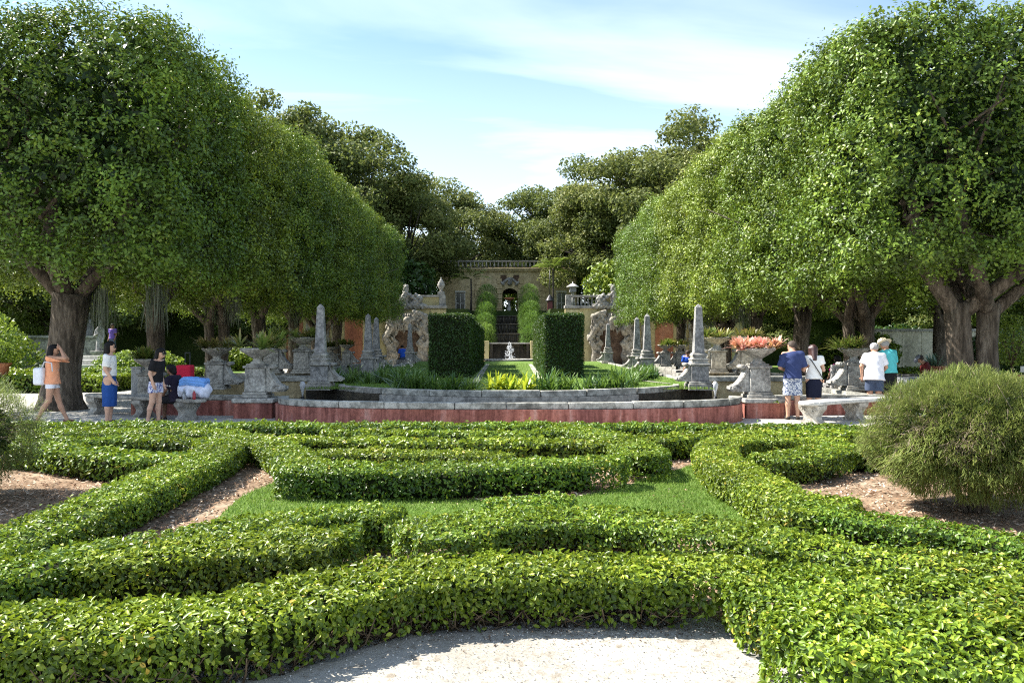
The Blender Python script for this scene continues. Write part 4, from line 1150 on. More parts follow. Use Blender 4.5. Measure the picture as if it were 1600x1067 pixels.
oak(-26, 78, 4.2, 1.3, 1, 'dim oak showing above the middle of the shaded row')
oak(-7.2, 92, 4.6, 1.15, 2, 'small pale tree behind the pavilion, left of its arch')
oak(7.6, 91, 4.6, 1.22, 0, 'pale oak behind the pavilion, right of its arch', 'oak_light')
oak(9.9, 74, 4.3, .95, 2, 'light olive oak beside the pavilion on the right', 'oak_light')
oak(15.0, 71, 4.2, 1.2, 0, 'broad light oak above the right terrace wall', 'oak_light')
oak(20.5, 76, 4.2, 1.3, 1, 'greyish oak rising behind the sunlit clipped row', 'oak_light')
oak(24.5, 80, 4.2, 1.25, 2, 'sparse topped oak far behind the sunlit row')
oak(.5, 108, 4.8, .8, 1, 'far tree closing the gap behind the pavilion roof')
for i_, (x_, y_, r_, h_, lb_) in enumerate(((-9.5, 68, 3.4, 4.5, 'dark thicket behind the left parapet urn'), (-15, 67, 4.2, 5.5, 'dark thicket above the left grotto'), (9.8, 68, 3.4, 4.5, 'thicket behind the right balustrade'), (15.5, 67, 4.2, 5.5, 'thicket above the right grotto'), (.3, 96, 4.5, 6.5, 'shrubbery seen through the pavilion arch'), (-10, 90, 4.5, 6.0, 'thicket behind the left end of the pavilion'), (10, 90, 4.5, 6.0, 'thicket behind the right end of the pavilion'))):
    SHL.append((x_, y_, r_, h_, lb_))
BG = [(-30, 52, 0, .85, 0, 'leafy tree beyond the left lawn, behind the near trunk'), (-38, 60, 0, 1.0, 1, 'leafy tree at the far left edge of the lawn'), (-24, 60, 0, .8, 2, 'tree between the left trunks by the terrace'),
      (-46, 74, 0, 1.2, 0, 'distant tree at the left border of the garden'), (-19, 58, 0, .6, 1, 'low tree beyond the left canal planters'), (-34, 42, 0, .6, 2, 'bright low tree left of the near trunk'),
      (30, 52, 0, .85, 1, 'leafy tree beyond the right lawn, behind the citrus pot'), (39, 58, 0, 1.0, 0, 'leafy tree at the far right edge of the lawn'), (25, 60, 0, .8, 2, 'tree between the right trunks by the cream wall'),
      (47, 74, 0, 1.2, 1, 'distant tree at the right border of the garden'), (20, 60, 0, .65, 0, 'low tree beyond the right canal planters'), (35, 44, 0, .7, 2, 'shady tree behind the terracotta pots')]
for x, y, z, s, v, lb in BG: oak(x, y, z, s, v, lb, 'tree_leaf' if x > 0 else 'light_leaf' if y < 53 else 'oak_leaf', group='trees beyond the side lawns')

def shrub(x, y, r, h, label, seed, mat='light_leaf', name='shrub', z=0.0, n=5200, leaf=.09, cat='shrub', group=None):
    rng = np.random.default_rng(seed); t = empty(name, (x, y, z), label=label, cat=cat, group=group)
    q = unit(rng.normal(size=(n, 3))); u = 1 - rng.exponential(.15, n).clip(0, .8)
    P = q * np.array([r, r, h / 2]) * (u * (1 + .14 * wavy(q * 2, seed, 2.5)))[:, None]; P[:, 2] += h * .52; k = P[:, 2] > .03
    V, F, T = leaf_cards(P[k], (q * .6 + rng.normal(size=(n, 3)) * .7 + [0, 0, .3])[k], leaf, leaf * .6, rng, .2, np.clip(rng.normal(.45, .2, k.sum()), 0, 1))
    link_mesh('foliage', np_mesh('shrub_leaves', V, F, False, T), M[mat], t)
    mb = MB()
    for j in range(5):
        a = j * 1.3 + seed; mb.tube([(0, 0, 0), (math.cos(a) * r * .2, math.sin(a) * r * .2, h * .35), (math.cos(a) * r * .5, math.sin(a) * r * .5, h * .7)], [.03, .02, .01], 6)
    mb.build('stems', M['twig'], t)['kind'] = 'stuff'; return t
for i, (x, y, r, h, lb) in enumerate(SHL): shrub(x, y, r, h, lb, 300 + i, 'tree_leaf' if x > 0 else 'dark_leaf', 'thicket', 4.2, 3600, .42, 'thicket')
SH = [(-23, 33, 3.2, 2.2, 'rounded glossy shrub left of the near trunk', 'tree_leaf'), (-27, 33, 3, 1.7, 'rounded shrub at the left edge behind the low hedges', 'light_leaf'), (-30, 44, 3, 3.4, 'yellow green mounded bush behind the glossy shrubs', 'light_leaf'),
      (-18.5, 40, 2, 1.2, 'shrub glimpsed between the second and third left trunks', 'light_leaf'), (-16.2, 48, 1.8, 1.3, 'shrub behind the left canal near the wall', 'tree_leaf'),
      (17.5, 40, 2, 2.2, 'shrub behind the right canal', 'tree_leaf'), (22, 46, 2.6, 2.6, 'dark shrub before the cream wall', 'dark_leaf'), (27, 40, 3, 2.6, 'dark shrub behind the citrus pot', 'dark_leaf')]
for i, (x, y, r, h, lb, m_) in enumerate(SH): shrub(x, y, r, h, lb, 70 + i, m_, n=4600, leaf=.2)
def low_hedge(x0, x1, y0, y1, h, label, seed, mat='hedge_leaf'):
    rng = np.random.default_rng(seed); t = empty('low_hedge', ((x0 + x1) / 2, (y0 + y1) / 2, 0), label=label, cat='hedge', group='low hedges of the side lawns')
    a, b = (x1 - x0) / 2, (y1 - y0) / 2
    mb = MB(); mb.box(-a + .05, a - .05, -b + .05, b - .05, 0, h - .05); mb.build('shade_core', M['hedge_core'], t)
    n = int(4 * a * b * 260 + 2 * a * h * 420 + 2 * b * h * 300); top = rng.random(n) < (4 * a * b * 260) / n; fr = ~top & (rng.random(n) < .6)
    P = np.c_[rng.uniform(-a, a, n), rng.uniform(-b, b, n), rng.uniform(0.02, h, n)]; Nn = np.zeros((n, 3))
    P[top, 2] = h + rng.normal(0, .03, top.sum()); Nn[top, 2] = 1; P[fr, 1] = -b; Nn[fr, 1] = -1
    sd = ~top & ~fr; P[sd, 0] = np.where(rng.random(sd.sum()) < .5, -a, a); Nn[sd, 0] = np.sign(P[sd, 0])
    V, F, T = leaf_cards(P + Nn * rng.normal(0, .03, (n, 1)), Nn + rng.normal(size=(n, 3)) * .6, .12, .075, rng, .2, np.clip(rng.normal(.55, .2, n), 0, .97))
    link_mesh('foliage', np_mesh('low_hedge_leaves', V, F, False, T), M[mat], t)
LH = [(-34, -13.6, 26.6, 29.0, .5, 'broad bright low hedge behind the near left trunk'), (-36, -17, 30.4, 31.6, .55, 'narrow low hedge behind the broad bright one on the left'), (-36, -19, 34.5, 35.3, .4, 'thin far hedge line before the white steps'),
      (-18, -13.2, 33, 34.6, .5, 'small low hedge between the left tree trunks'), (13.0, 30, 23.6, 26.0, .45, 'broad bright low hedge behind the right trunk'), (14.5, 34, 28.4, 29.6, .5, 'narrow low hedge before the terracotta pots'), (13.2, 19, 34, 35.4, .5, 'small low hedge between the right tree trunks')]
for i, (a_, b_, c_, d_, h_, lb) in enumerate(LH): low_hedge(a_, b_, c_, d_, h_, lb, 90 + i)

# ================================================================== terrace walls, grottos, cascade, pavilion
def terrace(sx):
    o = empty('terrace_wall', (0, 58, 0), label=f'{"shaded" if sx < 0 else "sunlit"} yellow terrace wall with parapet around the {"left" if sx < 0 else "right"} grotto', cat='wall')
    xi = -4.6 if sx < 0 else 4.1
    def X(a, b): return (min(a, b), max(a, b))
    mb = MB(); a, b = X(xi, sx * 17); mb.box(a, b, 0, .6, -.1, 4.1); mb.build('wall', M['stucco_yellow'], o)
    for k in range(4):                                     # cornice in lengths
        a, b = X(xi + sx * (-.06 + k * 2.9), xi + sx * (-.06 + (k + 1) * 2.9 - .02)); mb = MB(); mb.box(a, b, -.16, .7, 4.102, 4.32); mb.build('cornice_stone', M['stone'], o, .03)
    # parapet: piers, panels and balusters
    x = xi + sx * .25; k = 0
    while abs(x) < 15:
        a, b = X(x - .22, x + .22); mb = MB(); mb.box(a, b, -.02, .4, 4.322, 5.08); mb.build('parapet_pier', M['stone'], o, .02)
        if k % 2 == (0 if sx > 0 else 1):
            for j in range(6):
                mb = MB(); mb.lathe([(.06, 4.33), (.09, 4.5), (.05, 4.7), (.08, 4.85), (.06, 4.93)], 8, (x + sx * (.42 + j * .26), .19, 0)); mb.build('baluster', M['stone'], o)
        else:
            a, b = X(x + sx * .225, x + sx * 1.975); mb = MB(); mb.box(a, b, .08, .3, 4.322, 4.93); mb.build('parapet_panel', M['stucco_yellow'], o)
        a, b = X(x + sx * .225, x + sx * 1.975); mb = MB(); mb.box(a, b, -.02, .4, 4.932, 5.06); mb.build('parapet_rail', M['stone'], o, .02)
        x += sx * 2.2; k += 1
    # pilaster strips, orange and carved panels beyond the grotto
    for px_, w, m_ in ((9.9, .5, 'grotto'), (11.3, 1.3, 'stucco_orange'), (12.6, .5, 'grotto'), (13.9, 1.6, 'grotto'), (15.6, 1.2, 'stucco_orange')):
        a, b = sx * px_ - w / 2, sx * px_ + w / 2
        if m_ == 'grotto':
            for j in range(8):
                mb = MB(); mb.box(a - .06 * (j % 2), b + .06 * (j % 2), -.16, -.003, j * .5 + .02, j * .5 + .49); mb.build('rusticated_block', M['grotto'], o, .02)
        else:
            mb = MB(); mb.box(a, b, -.08, -.003, .1, 3.9); mb.build('wall_panel', M[m_], o, .01)
    mb = MB(); a, b = X(xi - .01 * sx, xi + sx * 1.1); mb.box(a, b, -.09, -.003, 0, 4.0); mb.build('pilaster', M['stucco_yellow'], o, .01)
    return o
terrace(-1); terrace(1)

def grotto(cx, sx):
    o = empty('grotto', (cx, 57.75, 0), label=f'carved baroque grotto niche with crest in the {"shaded left" if sx < 0 else "sunny right"} terrace wall', cat='grotto')
    def surround(P):
        x, y, z = P[:, 0], P[:, 1], P[:, 2]
        wv = .09 * np.sin(x * 5.1 + z * 1.7) + .08 * np.sin(z * 6.3 - x * 2.0) + .05 * np.sin(z * 13 + x * 9)
        hw = 1.25 + .22 * np.sin(z * 2.6 + .6) + .1 * np.sin(z * 5.2)
        body = np.maximum(np.abs(x) - hw - .1 * wv, np.maximum(z - 3.75, -z - .2))
        body = np.maximum(body, np.abs(y) - .28 - wv * .9)
        ow = .72 - .16 * np.clip((z - 1.2), 0, 1) * np.sin(np.clip(z - 1.2, 0, 1) * 6.2) + .07 * np.sin(z * 7)
        hole = np.maximum(np.abs(x) - ow, z - 2.1 - .55 * np.sqrt(np.clip(1 - (x / .85) ** 2, 0, 1)))
        d = np.maximum(body, -hole)
        for s in (-1, 1):
            for (a, b, r) in (((s * 1.35, -.2, .2), (s * 1.28, -.22, 1.3), .2), ((s * 1.3, -.25, 1.3), (s * 1.62, -.2, 2.0), .2), ((s * 1.62, -.2, 2.0), (s * 1.1, -.3, 2.75), .22), ((s * 1.1, -.3, 2.75), (s * 1.35, -.2, 3.5), .2), ((s * 1.35, -.2, 3.5), (s * .5, -.25, 3.85), .2)):
                d = smin(d, d_cap(P, a, b, r, r * .8), .12)
            for (cx_, cz_, rr) in ((1.35, 1.75, .42), (1.15, 3.1, .4), (.75, 3.55, .36)):
                q = np.sqrt((x - s * cx_) ** 2 + (z - cz_) ** 2); t_ = np.arctan2(z - cz_, (x - s * cx_) * s)
                sp = np.abs(((q / .11 - t_ / 6.283) % 1) - .5) * .11
                d = smin(d, np.maximum(np.maximum(q - rr, np.abs(y + .33) - .1), .028 - sp), .05)
        d = smin(d, d_cap(P, (0, -.3, 2.75), (0, -.35, 3.2), .24, .32), .15)
        return d + .03 * np.sin(x * 17 + 1) * np.sin(z * 15) * np.sin(y * 12 + x * 6)
    carve('carved_surround', surround, (-2.2, -.8, -.2), (2.2, .5, 4.2), .06, M['grotto'], o)
    rng = np.random.default_rng(8 + sx); mb = MB()                  # shell work of short drops over the opening
    for k in range(70):
        a = rng.uniform(-.85, .85); z = rng.uniform(2.5, 3.6) - abs(a) * .25
        mb.tube([(a, -.34, z + .14), (a + rng.normal(0, .03), -.42, z), (a, -.4, z - .2)], [.05, .045, .012], 5)
    mb.build('shell_work', M['grotto'], o)
    mb = MB(); mb.box(-.95, .95, .1, .6, 0, 2.8); n = mb.build('niche_back', M['grotto_dark'], o)
    def crest(P):
        d = d_cap(P, (-.25, 0, 4.25), (-.2, 0, 4.9), .3, .24)
        d = smin(d, d_cap(P, (-.2, -.05, 4.95), (-.15, -.1, 5.35), .27, .2), .1)
        d = smin(d, d_cap(P, (-.12, -.12, 5.6), (-.12, -.12, 5.68), .21, .19), .06)
        d = smin(d, d_cap(P, (-.75, 0, 4.3), (-.4, -.1, 4.75), .26, .2), .12)
        d = smin(d, d_cap(P, (.1, -.1, 5.1), (.55, -.2, 4.75), .13, .1), .06)
        d = smin(d, d_cap(P, (.45, 0, 4.35), (.85, 0, 4.75), .3, .24), .12)
        d = smin(d, d_cap(P, (.85, -.05, 4.85), (.6, -.1, 5.05), .2, .15), .08)
        d = smin(d, d_cap(P, (-1.1, 0, 4.25), (1.2, 0, 4.25), .22, .22), .1)
        x, y, z = P.T
        return d + .035 * np.sin(x * 19) * np.sin(z * 17 + x * 4) + .02 * np.sin(z * 33 + y * 20)
    c = carve('crest_statue', crest, (-1.6, -.6, 3.9), (1.6, .6, 6.1), .05, M['stone'], o); c.scale = (-sx, 1, 1) if sx > 0 else (1, 1, 1)
    c.location = (0, .15, .0)
grotto(-7.35, -1); grotto(7.45, 1)

def urn(x, y, z, s, label, name='stone_urn'):
    o = empty(name, (x, y, z), 0, s, label, 'urn')
    mb = MB(); mb.box(-.28, .28, -.28, .28, 0, .3); mb.build('base', M['stone'], o, .02)
    mb = MB(); mb.lathe([(.2, .302), (.1, .42), (.12, .5), (.3, .75), (.34, .95), (.26, 1.1), (.3, 1.16), (.2, 1.22)], 14); mb.build('body', M['stone'], o)
    mb = MB(); mb.lathe([(.2, 1.222), (.16, 1.32), (.05, 1.42), (.08, 1.5), (.01, 1.6)], 12); mb.build('lid', M['stone'], o)
urn(-4.95, 58.2, 5.08, .82, 'weathered stone urn on the corner of the left parapet')
o = empty('stone_lantern', (4.85, 60.5, 4.9), label='small roofed stone lantern above the right balustrade', cat='lantern')
mb = MB(); mb.lathe([(.2, -.6), (.16, 0), (.1, .1), (.12, .5), (.2, .55)], 10); mb.build('post', M['stone'], o)
mb = MB(); mb.lathe([(.24, .552), (.24, .9), (.2, .92)], square=True); mb.build('light_box', M['stone_grey'], o)
mb = MB(); mb.lathe([(.48, .922), (.46, .97), (.18, 1.15), (.05, 1.2), (.02, 1.35)], 12); mb.build('roof', M['bench_top'], o)

# water stair
o = empty('water_stair', (0.05, 56, 0), label='dark wet stone cascade stair climbing to the pavilion', cat='stairs')
tiers = [(0, 1.62, 1.4), (2.6, 2.3, 1.3), (5.1, 3.05, 1.2), (7.6, 3.75, 1.1)]
for k, (y, z, w) in enumerate(tiers):
    z0 = 0 if k == 0 else tiers[k - 1][1]
    mb = MB()
    if k == 0:
        for s in (-1, 1): mb.box(s * w - .22 if s > 0 else -w, s * w if s > 0 else -w + .22, .0, 1, -.1, z - .12)
        mb.box(-w + .222, w - .222, .7, 1.0, -.1, z - .12)
    else: mb.box(-w, w, y, y + .5, z0 - .5, z - .1)
    mb.build('riser', M['wet_stone'], o)
    mb = MB(); mb.box(-w - .06, w + .06, y - .1, y + 2.6, z - .098, z); mb.build('ledge', M['stone'] if k < 1 else M['wet_stone'], o, .03)
    for j in range(9 if k else 0):
        mb = MB(); xx = -w + .15 + j * (2 * w - .3) / 8; mb.lathe([(.05, z0 + .02), (.08, (z0 + z) / 2), (.05, z - .12)], 6, (xx, y - .05, 0)); mb.build('water_veil', M['wet_stone'], o)
for s in (-1, 1):
    mb = MB(); mb.box(min(s * 1.45, s * 1.75), max(s * 1.45, s * 1.75), -.3, .2, -.1, 1.75); mb.build('pier', M['stucco_yellow'], o, .02)
    for k in range(4):
        mb = MB(); mb.box(min(s * 1.46, s * 2.3), max(s * 1.46, s * 2.3), .2 + k * 2.5, 2.698 + k * 2.5, -.1, .9 + k * .8); mb.build('side_wall', M['stucco_casino'], o, .02)
o = empty('fountain_basin', (0.05, 50, 0), label='small round fountain with white jet before the cascade', cat='fountain')
mb = MB(); mb.lathe([(1.5, 0), (1.5, .45), (1.62, .5), (1.62, .6), (1.4, .6), (1.38, .4), (.1, .4)], 28); mb.build('rim', M['coping'], o)
mb = MB(); rng = np.random.default_rng(3)
for k in range(260):
    a = rng.uniform(0, 6.28); u = rng.random(); r = .06 + .42 * u * rng.random(); z = .45 + (1.25 * (1 - u ** 1.6)) * rng.uniform(.55, 1); mb.ball((r * math.cos(a), r * math.sin(a), z), rng.uniform(.012, .036), 5, 4)
mb.lathe([(.05, .4), (.035, .8), (.015, 1.3)], 8); mb.build('jet', M['spray'], o)

# puff shrubs climbing beside the cascade
PF = [(57.2, .9, 'lowest'), (59.4, 1.75, 'second'), (61.6, 2.65, 'third'), (63.8, 3.55, 'fourth'), (66.4, 4.3, 'topmost')]
for sx in (-1, 1):
    for k, (y, z, w) in enumerate(PF):
        rng = np.random.default_rng(400 + k + (9 if sx > 0 else 0)); n = 3400
        xx = .05 + sx * (1.85 if sx < 0 else 1.6)
        t = empty('puff_shrub', (xx, y, z), label=f'{w} light green puff shrub on the {"left" if sx < 0 else "right"} of the cascade', cat='shrub', group='puff shrubs beside the cascade')
        q = unit(rng.normal(size=(n, 3))); u = 1 - rng.exponential(.14, n).clip(0, .7)
        P = q * np.array([.84, .84, 1.1]) * u[:, None] * rng.uniform(.95, 1.1); P[:, 2] += 1.0
        V, F, T = blades(P, unit(q + rng.normal(size=(n, 3)) * .5 + [0, 0, .2]), .26, .04, .3, rng, 1)
        link_mesh('foliage', np_mesh('puff_leaves', V, F, False, T), M['puff'], t)
        mb = MB(); mb.tube([(0, 0, -.1), (0, 0, .9)], [.08, .04], 8); mb.build('stem', M['twig'], t)

# the pavilion
o = empty('pavilion', (.1, 78, 4.35), label='ochre garden pavilion with central arch and roof balustrade on the mound', cat='building')
st_ = M['stucco_casino']
for a, b in ((-6.9, -5.25), (-4.45, -.75), (.75, 4.65), (5.45, 6.5)):
    mb = MB(); mb.box(a, b, 0, .4, 0, 4.2); mb.build('wall', st_, o)
for a, b in ((-5.25, -4.45), (4.65, 5.45)):
    mb = MB(); mb.box(a, b, 0, .4, 2.1, 4.2); mb.build('wall', st_, o)
    w = MB(); w.box(a - .08, a + .003, -.06, .1, 0, 2.15); w.box(b - .003, b + .08, -.06, .1, 0, 2.15); w.box(a - .12, b + .12, -.1, .1, 2.152, 2.3); w.box((a + b) / 2 - .03, (a + b) / 2 + .03, .02, .1, 0, 2.1); w.box(a + .004, b - .004, .02, .1, 1.05, 1.11)
    wo = w.build('window', M['frame_white'], o)
    for j in range(2):
        g = MB(); m_ = (a + b) / 2; g.box(a + .01 if j == 0 else m_ + .035, m_ - .035 if j == 0 else b - .01, .12, .14, 0, 2.1); g.build('pane', M['dark_glass'], wo)
ar = MB(); k = 13                                              # arched head of the doorway
pts = [(-.75, 4.2), (-.75, 2.0)] + [(.75 * math.cos(t), 2.0 + .55 * math.sin(t)) for t in np.linspace(math.pi, 0, k)] + [(.75, 4.2)]
V = [(x, 0, z) for x, z in pts] + [(x, .4, z) for x, z in pts]; n = len(pts)
ar.add(V, [tuple(range(n)), tuple(range(n, 2 * n))[::-1]] + [(i, (i + 1) % n, n + (i + 1) % n, n + i) for i in range(n)])
ar.build('arch_head', st_, o)
for s in (-1, 1):
    for j in range(7):
        mb = MB(); d_ = .07 * (j % 2); mb.box(min(s * .78, s * (1.3 + d_)), max(s * .78, s * (1.3 + d_)), -.12, -.003, j * .5 + .01, j * .5 + .47); mb.build('rusticated_block', M['stucco_casino'], o, .02)
        mb = MB(); mb.box(min(s * 2.9, s * (3.4 + d_)), max(s * 2.9, s * (3.4 + d_)), -.1, -.003, j * .58 + .01, j * .58 + .55); mb.build('rusticated_block', M['stucco_casino'], o, .02)
def ped(P):
    x, y, z = P.T; ax = np.abs(x)
    d = np.minimum(d_cap(np.c_[ax, y, z], (.15, 0, 3.55), (.75, 0, 3.0), .1, .13), d_cap(np.c_[ax, y, z], (.6, 0, 2.9), (.85, 0, 3.15), .1, .1))
    d = smin(d, d_cap(P, (0, -.02, 3.05), (0, -.05, 3.4), .24, .18), .08)
    return d + .02 * np.sin(x * 20) * np.sin(z * 18)
carve('carved_pediment', ped, (-1.1, -.35, 2.6), (1.1, .3, 3.9), .05, M['stone'], o).location = (0, -.12, 0)
for s in (-1, 1):
    mb = MB(); mb.box(s * .62 - .3, s * .62 + .3, -.02, -.003, 3.2, 3.85); mb.build('recess_shade', M['grotto_dark'], o)  # flat dark plates on the wall, recess shade painted by their colour
mb = MB(); mb.box(-7.05, 6.65, -.3, .7, 4.202, 4.36); mb.box(-7.15, 6.75, -.45, .8, 4.362, 4.5); mb.build('cornice', M['stucco_casino'], o, .03)
for a, b in ((-6.9, -.75), (.75, 6.5)):
    mb = MB(); mb.box(a, b, 7.6, 8, 0, 4.2); mb.build('rear_wall', st_, o)
for a in (-6.9, 6.1):
    mb = MB(); mb.box(a, a + .4, .402, 7.598, 0, 4.2); mb.build('side_wall', st_, o)
mb = MB(); mb.box(-.748, .748, 7.6, 8, 2.5, 4.2); mb.build('rear_lintel', st_, o)
rf = MB(); rf.box(-7.0, 6.6, -.2, 8.2, 4.502, 4.62); rfo = rf.build('roof', M['roof_dark'], o)
for k in range(34):
    x = -6.6 + k * .39
    mb = MB(); mb.lathe([(.06, 4.63), (.1, 4.8), (.05, 5.0), (.08, 5.15)], 7, (x, .1, 0)); mb.build('baluster', M['stone'], rfo)
mb = MB(); mb.box(-7, 6.6, -.02, .22, 5.152, 5.28); mb.build('rail', M['stone'], rfo)
mb = MB(); mb.box(-6.9, 6.5, -2.6, -.05, -.4, -.002); mb.build('terrace_step', M['stone'], o)
o = empty('urn_fountain', (.02, 66.6, 4.15), label='slender carved fountain urn in front of the pavilion arch', cat='fountain')
mb = MB(); mb.lathe([(.55, -.5), (.55, -.3), (.2, -.2), (.12, .1), (.2, .3), (.1, .5), (.09, .9), (.16, .95)], 12); mb.build('stem', M['stone'], o)
mb = MB(); mb.lathe([(.16, .952), (.4, 1.1), (.45, 1.2), (.3, 1.2), (.1, 1.1)], 14); mb.build('bowl', M['terracotta'], o)
o = empty('lantern_post', (3.5, 68, 4.2), label='dark red lantern on a post right of the cascade', cat='lamp')
mb = MB(); mb.lathe([(.22, -.2), (.2, .9), (.24, .95)], square=True); mb.build('lantern_body', M['lantern_red'], o)
mb = MB(); mb.lathe([(.42, .952), (.4, 1.0), (.12, 1.4), (.03, 1.5)], 8); mb.build('cap', M['iron'], o)
mb = MB(); mb.tube([(0, 0, 1.5), (0, 0, 3.6)], .04, 6); mb.build('pole', M['iron'], o)
def palm(x, y, z, h, label, seed):
    rng = np.random.default_rng(seed); o = empty('palm_tree', (x, y, z), label=label, cat='palm', group='palms before the pavilion')
    mb = MB(); mb.tube([(0, 0, 0), (.05, 0, h * .5), (.02, 0, h)], [.11, .08, .07], 8, wob=.1, rng=rng); mb.build('trunk', M['bark_far'], o)
    for k in range(11):
        a = k * .571 + rng.normal(0, .1); e = rng.uniform(.2, 1.1); L = rng.uniform(1.9, 2.6)
        d = np.array([math.cos(a) * math.cos(e), math.sin(a) * math.cos(e), math.sin(e)])
        u = np.linspace(.15, 1, 26); P = d * (u * L)[:, None]; P[:, 2] += h - .45 * L * u ** 2
        P = np.repeat(P, 2, 0); s_ = np.tile([-1, 1], 26)[:, None] * unit(np.cross(d, [0, 0, 1.0])); dd = unit(s_ + d * .7 + [0, 0, -.25])
        V, F, T = blades(P, dd, .65 * np.repeat(np.sin(u * 2.6 + .35), 2), .06, .3, rng, 2); link_mesh('frond', np_mesh('frond', V, F, False, T), M['palm'], o)
palm(-3.35, 70, 4.2, 3.0, 'small palm with arching fronds left of the cascade', 1)
palm(3.9, 71, 4.2, 4.0, 'taller palm right of the cascade by the lantern', 2)

# ================================================================== benches, bins, pots, bundles
def curved_bench(p0, p1, p2, label, top_m, leg_m, seed):
    """quadratic plan curve p0-p1-p2; slab with rounded ends on carved supports"""
    u = np.linspace(0, 1, 25)[:, None]; a, b, c = map(np.array, (p0, p1, p2))
    path = (1 - u) ** 2 * a + 2 * u * (1 - u) * b + u ** 2 * c
    o = empty('stone_bench', (0, 0, 0), label=label, cat='bench', group='curved stone benches on the gravel')
    hw = .24; L, Rr = offset(path, hw), offset(path, -hw)
    def cap(cn, d, s):
        ang = math.atan2(d[1], d[0]); return [(cn[0] + hw * .9 * math.cos(ang + t), cn[1] + hw * .9 * math.sin(ang + t)) for t in np.linspace(-1.45 * s, 1.45 * s, 7)]
    ring = [tuple(p) for p in L] + cap(path[-1], path[-1] - path[-2], 1) + [tuple(p) for p in Rr[::-1]] + cap(path[0], path[0] - path[1], 1)
    mb = MB(); mb.prism(ring, .395, .475); mb.build('seat', top_m, o, .03)
    for k, f in enumerate((.05, .5, .94)):
        i = int(f * 24); d = unit(path[min(i + 1, 24)] - path[max(i - 1, 0)]); ang = math.atan2(d[1], d[0])
        mb = MB()
        prof = [(.21, 0), (.22, .05), (.15, .1), (.13, .16), (.17, .24), (.23, .31), (.24, .393)]
        n = len(prof); V = []
        for s in (-1, 1): V += [(s * (.1 + .05 * z / .39), -r, z) for r, z in prof] + [(s * (.1 + .05 * z / .39), r, z) for r, z in prof[::-1]]
        q = 2 * n; F = [tuple(range(q)), tuple(range(q, 2 * q))[::-1]] + [((j + 1) % q, j, q + j, q + (j + 1) % q) for j in range(q)]
        mb.add(V, F)
        for s in (-1, 1):
            for e in (-1, 1): mb.tube([(s * .145 + s * .02 * 0, e * (.1 + .07 * (1 - j / 12) * math.cos(j * .8)), .29 + .07 * (1 - j / 12) * math.sin(j * .8)) for j in range(12)], .016, 5)
        lg = mb.build('support', leg_m, o, .012); lg.location = (*path[i], 0); lg.rotation_euler = (0, 0, ang)
    return o, path
curved_bench((-9.75, 18.75), (-8.2, 18.0), (-6.72, 17.1), 'curved grey stone bench in tree shade holding towels and bags', M['stone'], M['stone'], 1)
curved_bench((6.15, 16.3), (7.3, 17.3), (9.1, 17.9), 'curved pale stone bench in full sun left of the feathery bush', M['bench_top'], M['bench_stone'], 2)

# bundles on the left bench
o = empty('white_bundle', (-6.74, 17.12, .476), label='big white cloth bundle on the end of the shaded bench', cat='bag')
def bundle(P):
    x, y, z = P.T; d = d_cap(P, (-.2, 0, .17), (.2, 0, .17), .17, .16, 1.1)
    return d + .02 * np.sin(x * 22 + z * 9) * np.sin(z * 20) + .01 * np.sin(x * 41 + y * 17)
carve('cloth', bundle, (-.5, -.35, -.02), (.5, .35, .45), .018, cloth('bundle_white', (.62, .66, .8)), o)
o = empty('blue_towel', (-6.76, 17.12, .80), label='folded bright blue towel lying on the white bundle', cat='towel')
def towel(P):
    x, y, z = P.T; sag = .09 * (x / .3) ** 2 + .03 * np.sin(x * 9 + 1)
    q = np.abs(P - np.array([0, 0, .07]) + np.c_[0 * x, 0 * x, sag]) - np.array([.25, .14, .05])
    d = np.linalg.norm(np.maximum(q, 0), axis=1) + np.minimum(q.max(1), 0) - .03
    return d + .012 * np.sin(x * 25 + y * 11) * np.sin(y * 19 + z * 12) + .008 * np.sin((z + sag) * 110)
carve('cloth', towel, (-.42, -.3, -.2), (.42, .3, .3), .015, cloth('towel_blue', (.16, .34, .72)), o)
o = empty('red_bottle', (-6.68, 16.9, .476), label='small red capped drink bottle on the shaded bench', cat='bottle')
mb = MB(); mb.lathe([(.033, 0), (.035, .02), (.035, .12), (.02, .15), (.016, .17)], 12); mb.build('body', plain_mat('bottle_red', (.3, .02, .03), .3, .5), o)
mb = MB(); mb.lathe([(.018, .172), (.018, .2)], 10); mb.build('cap', M['frame_white'], o)
o = empty('clear_bottle', (-6.9, 16.92, .476), label='clear plastic bottle beside the red one on the bench', cat='bottle')
mb = MB(); mb.lathe([(.03, 0), (.034, .02), (.034, .14), (.015, .18), (.014, .2)], 12)
def clear_mat():
    m, N, Lk, out = new_mat('clear_plastic'); p = pbsdf(N, .08, .5); p.inputs['Base Color'].default_value = (.85, .9, .95, 1); p.inputs['Transmission Weight'].default_value = .8; p.inputs['IOR'].default_value = 1.3; Lk.new(p.outputs[0], out.inputs[0]); return m
M['clear'] = clear_mat(); mb.build('body', M['clear'], o)
mb = MB(); mb.lathe([(.016, .202), (.016, .225)], 8); mb.build('cap', M['frame_white'], o)
o = empty('red_trolley_bag', (-7.5, 18.45, .46), 0, .8, label='red trolley bag with raised black handle behind the seated woman', cat='bag')
def trol(P): 
    q = np.abs(P - np.array([0, 0, .62])) - np.array([.17, .12, .2]); return np.linalg.norm(np.maximum(q, 0), axis=1) + np.minimum(q.max(1), 0) - .05
carve('body', trol, (-.3, -.3, .3), (.3, .3, .95), .025, cloth('bag_red', (.5, .02, .05)), o)
mb = MB(); mb.box(-.18, .18, -.12, .12, .04, .368); mb.build('lower_case', cloth('bag_dark', (.03, .03, .035)), o, .03)
mb = MB()
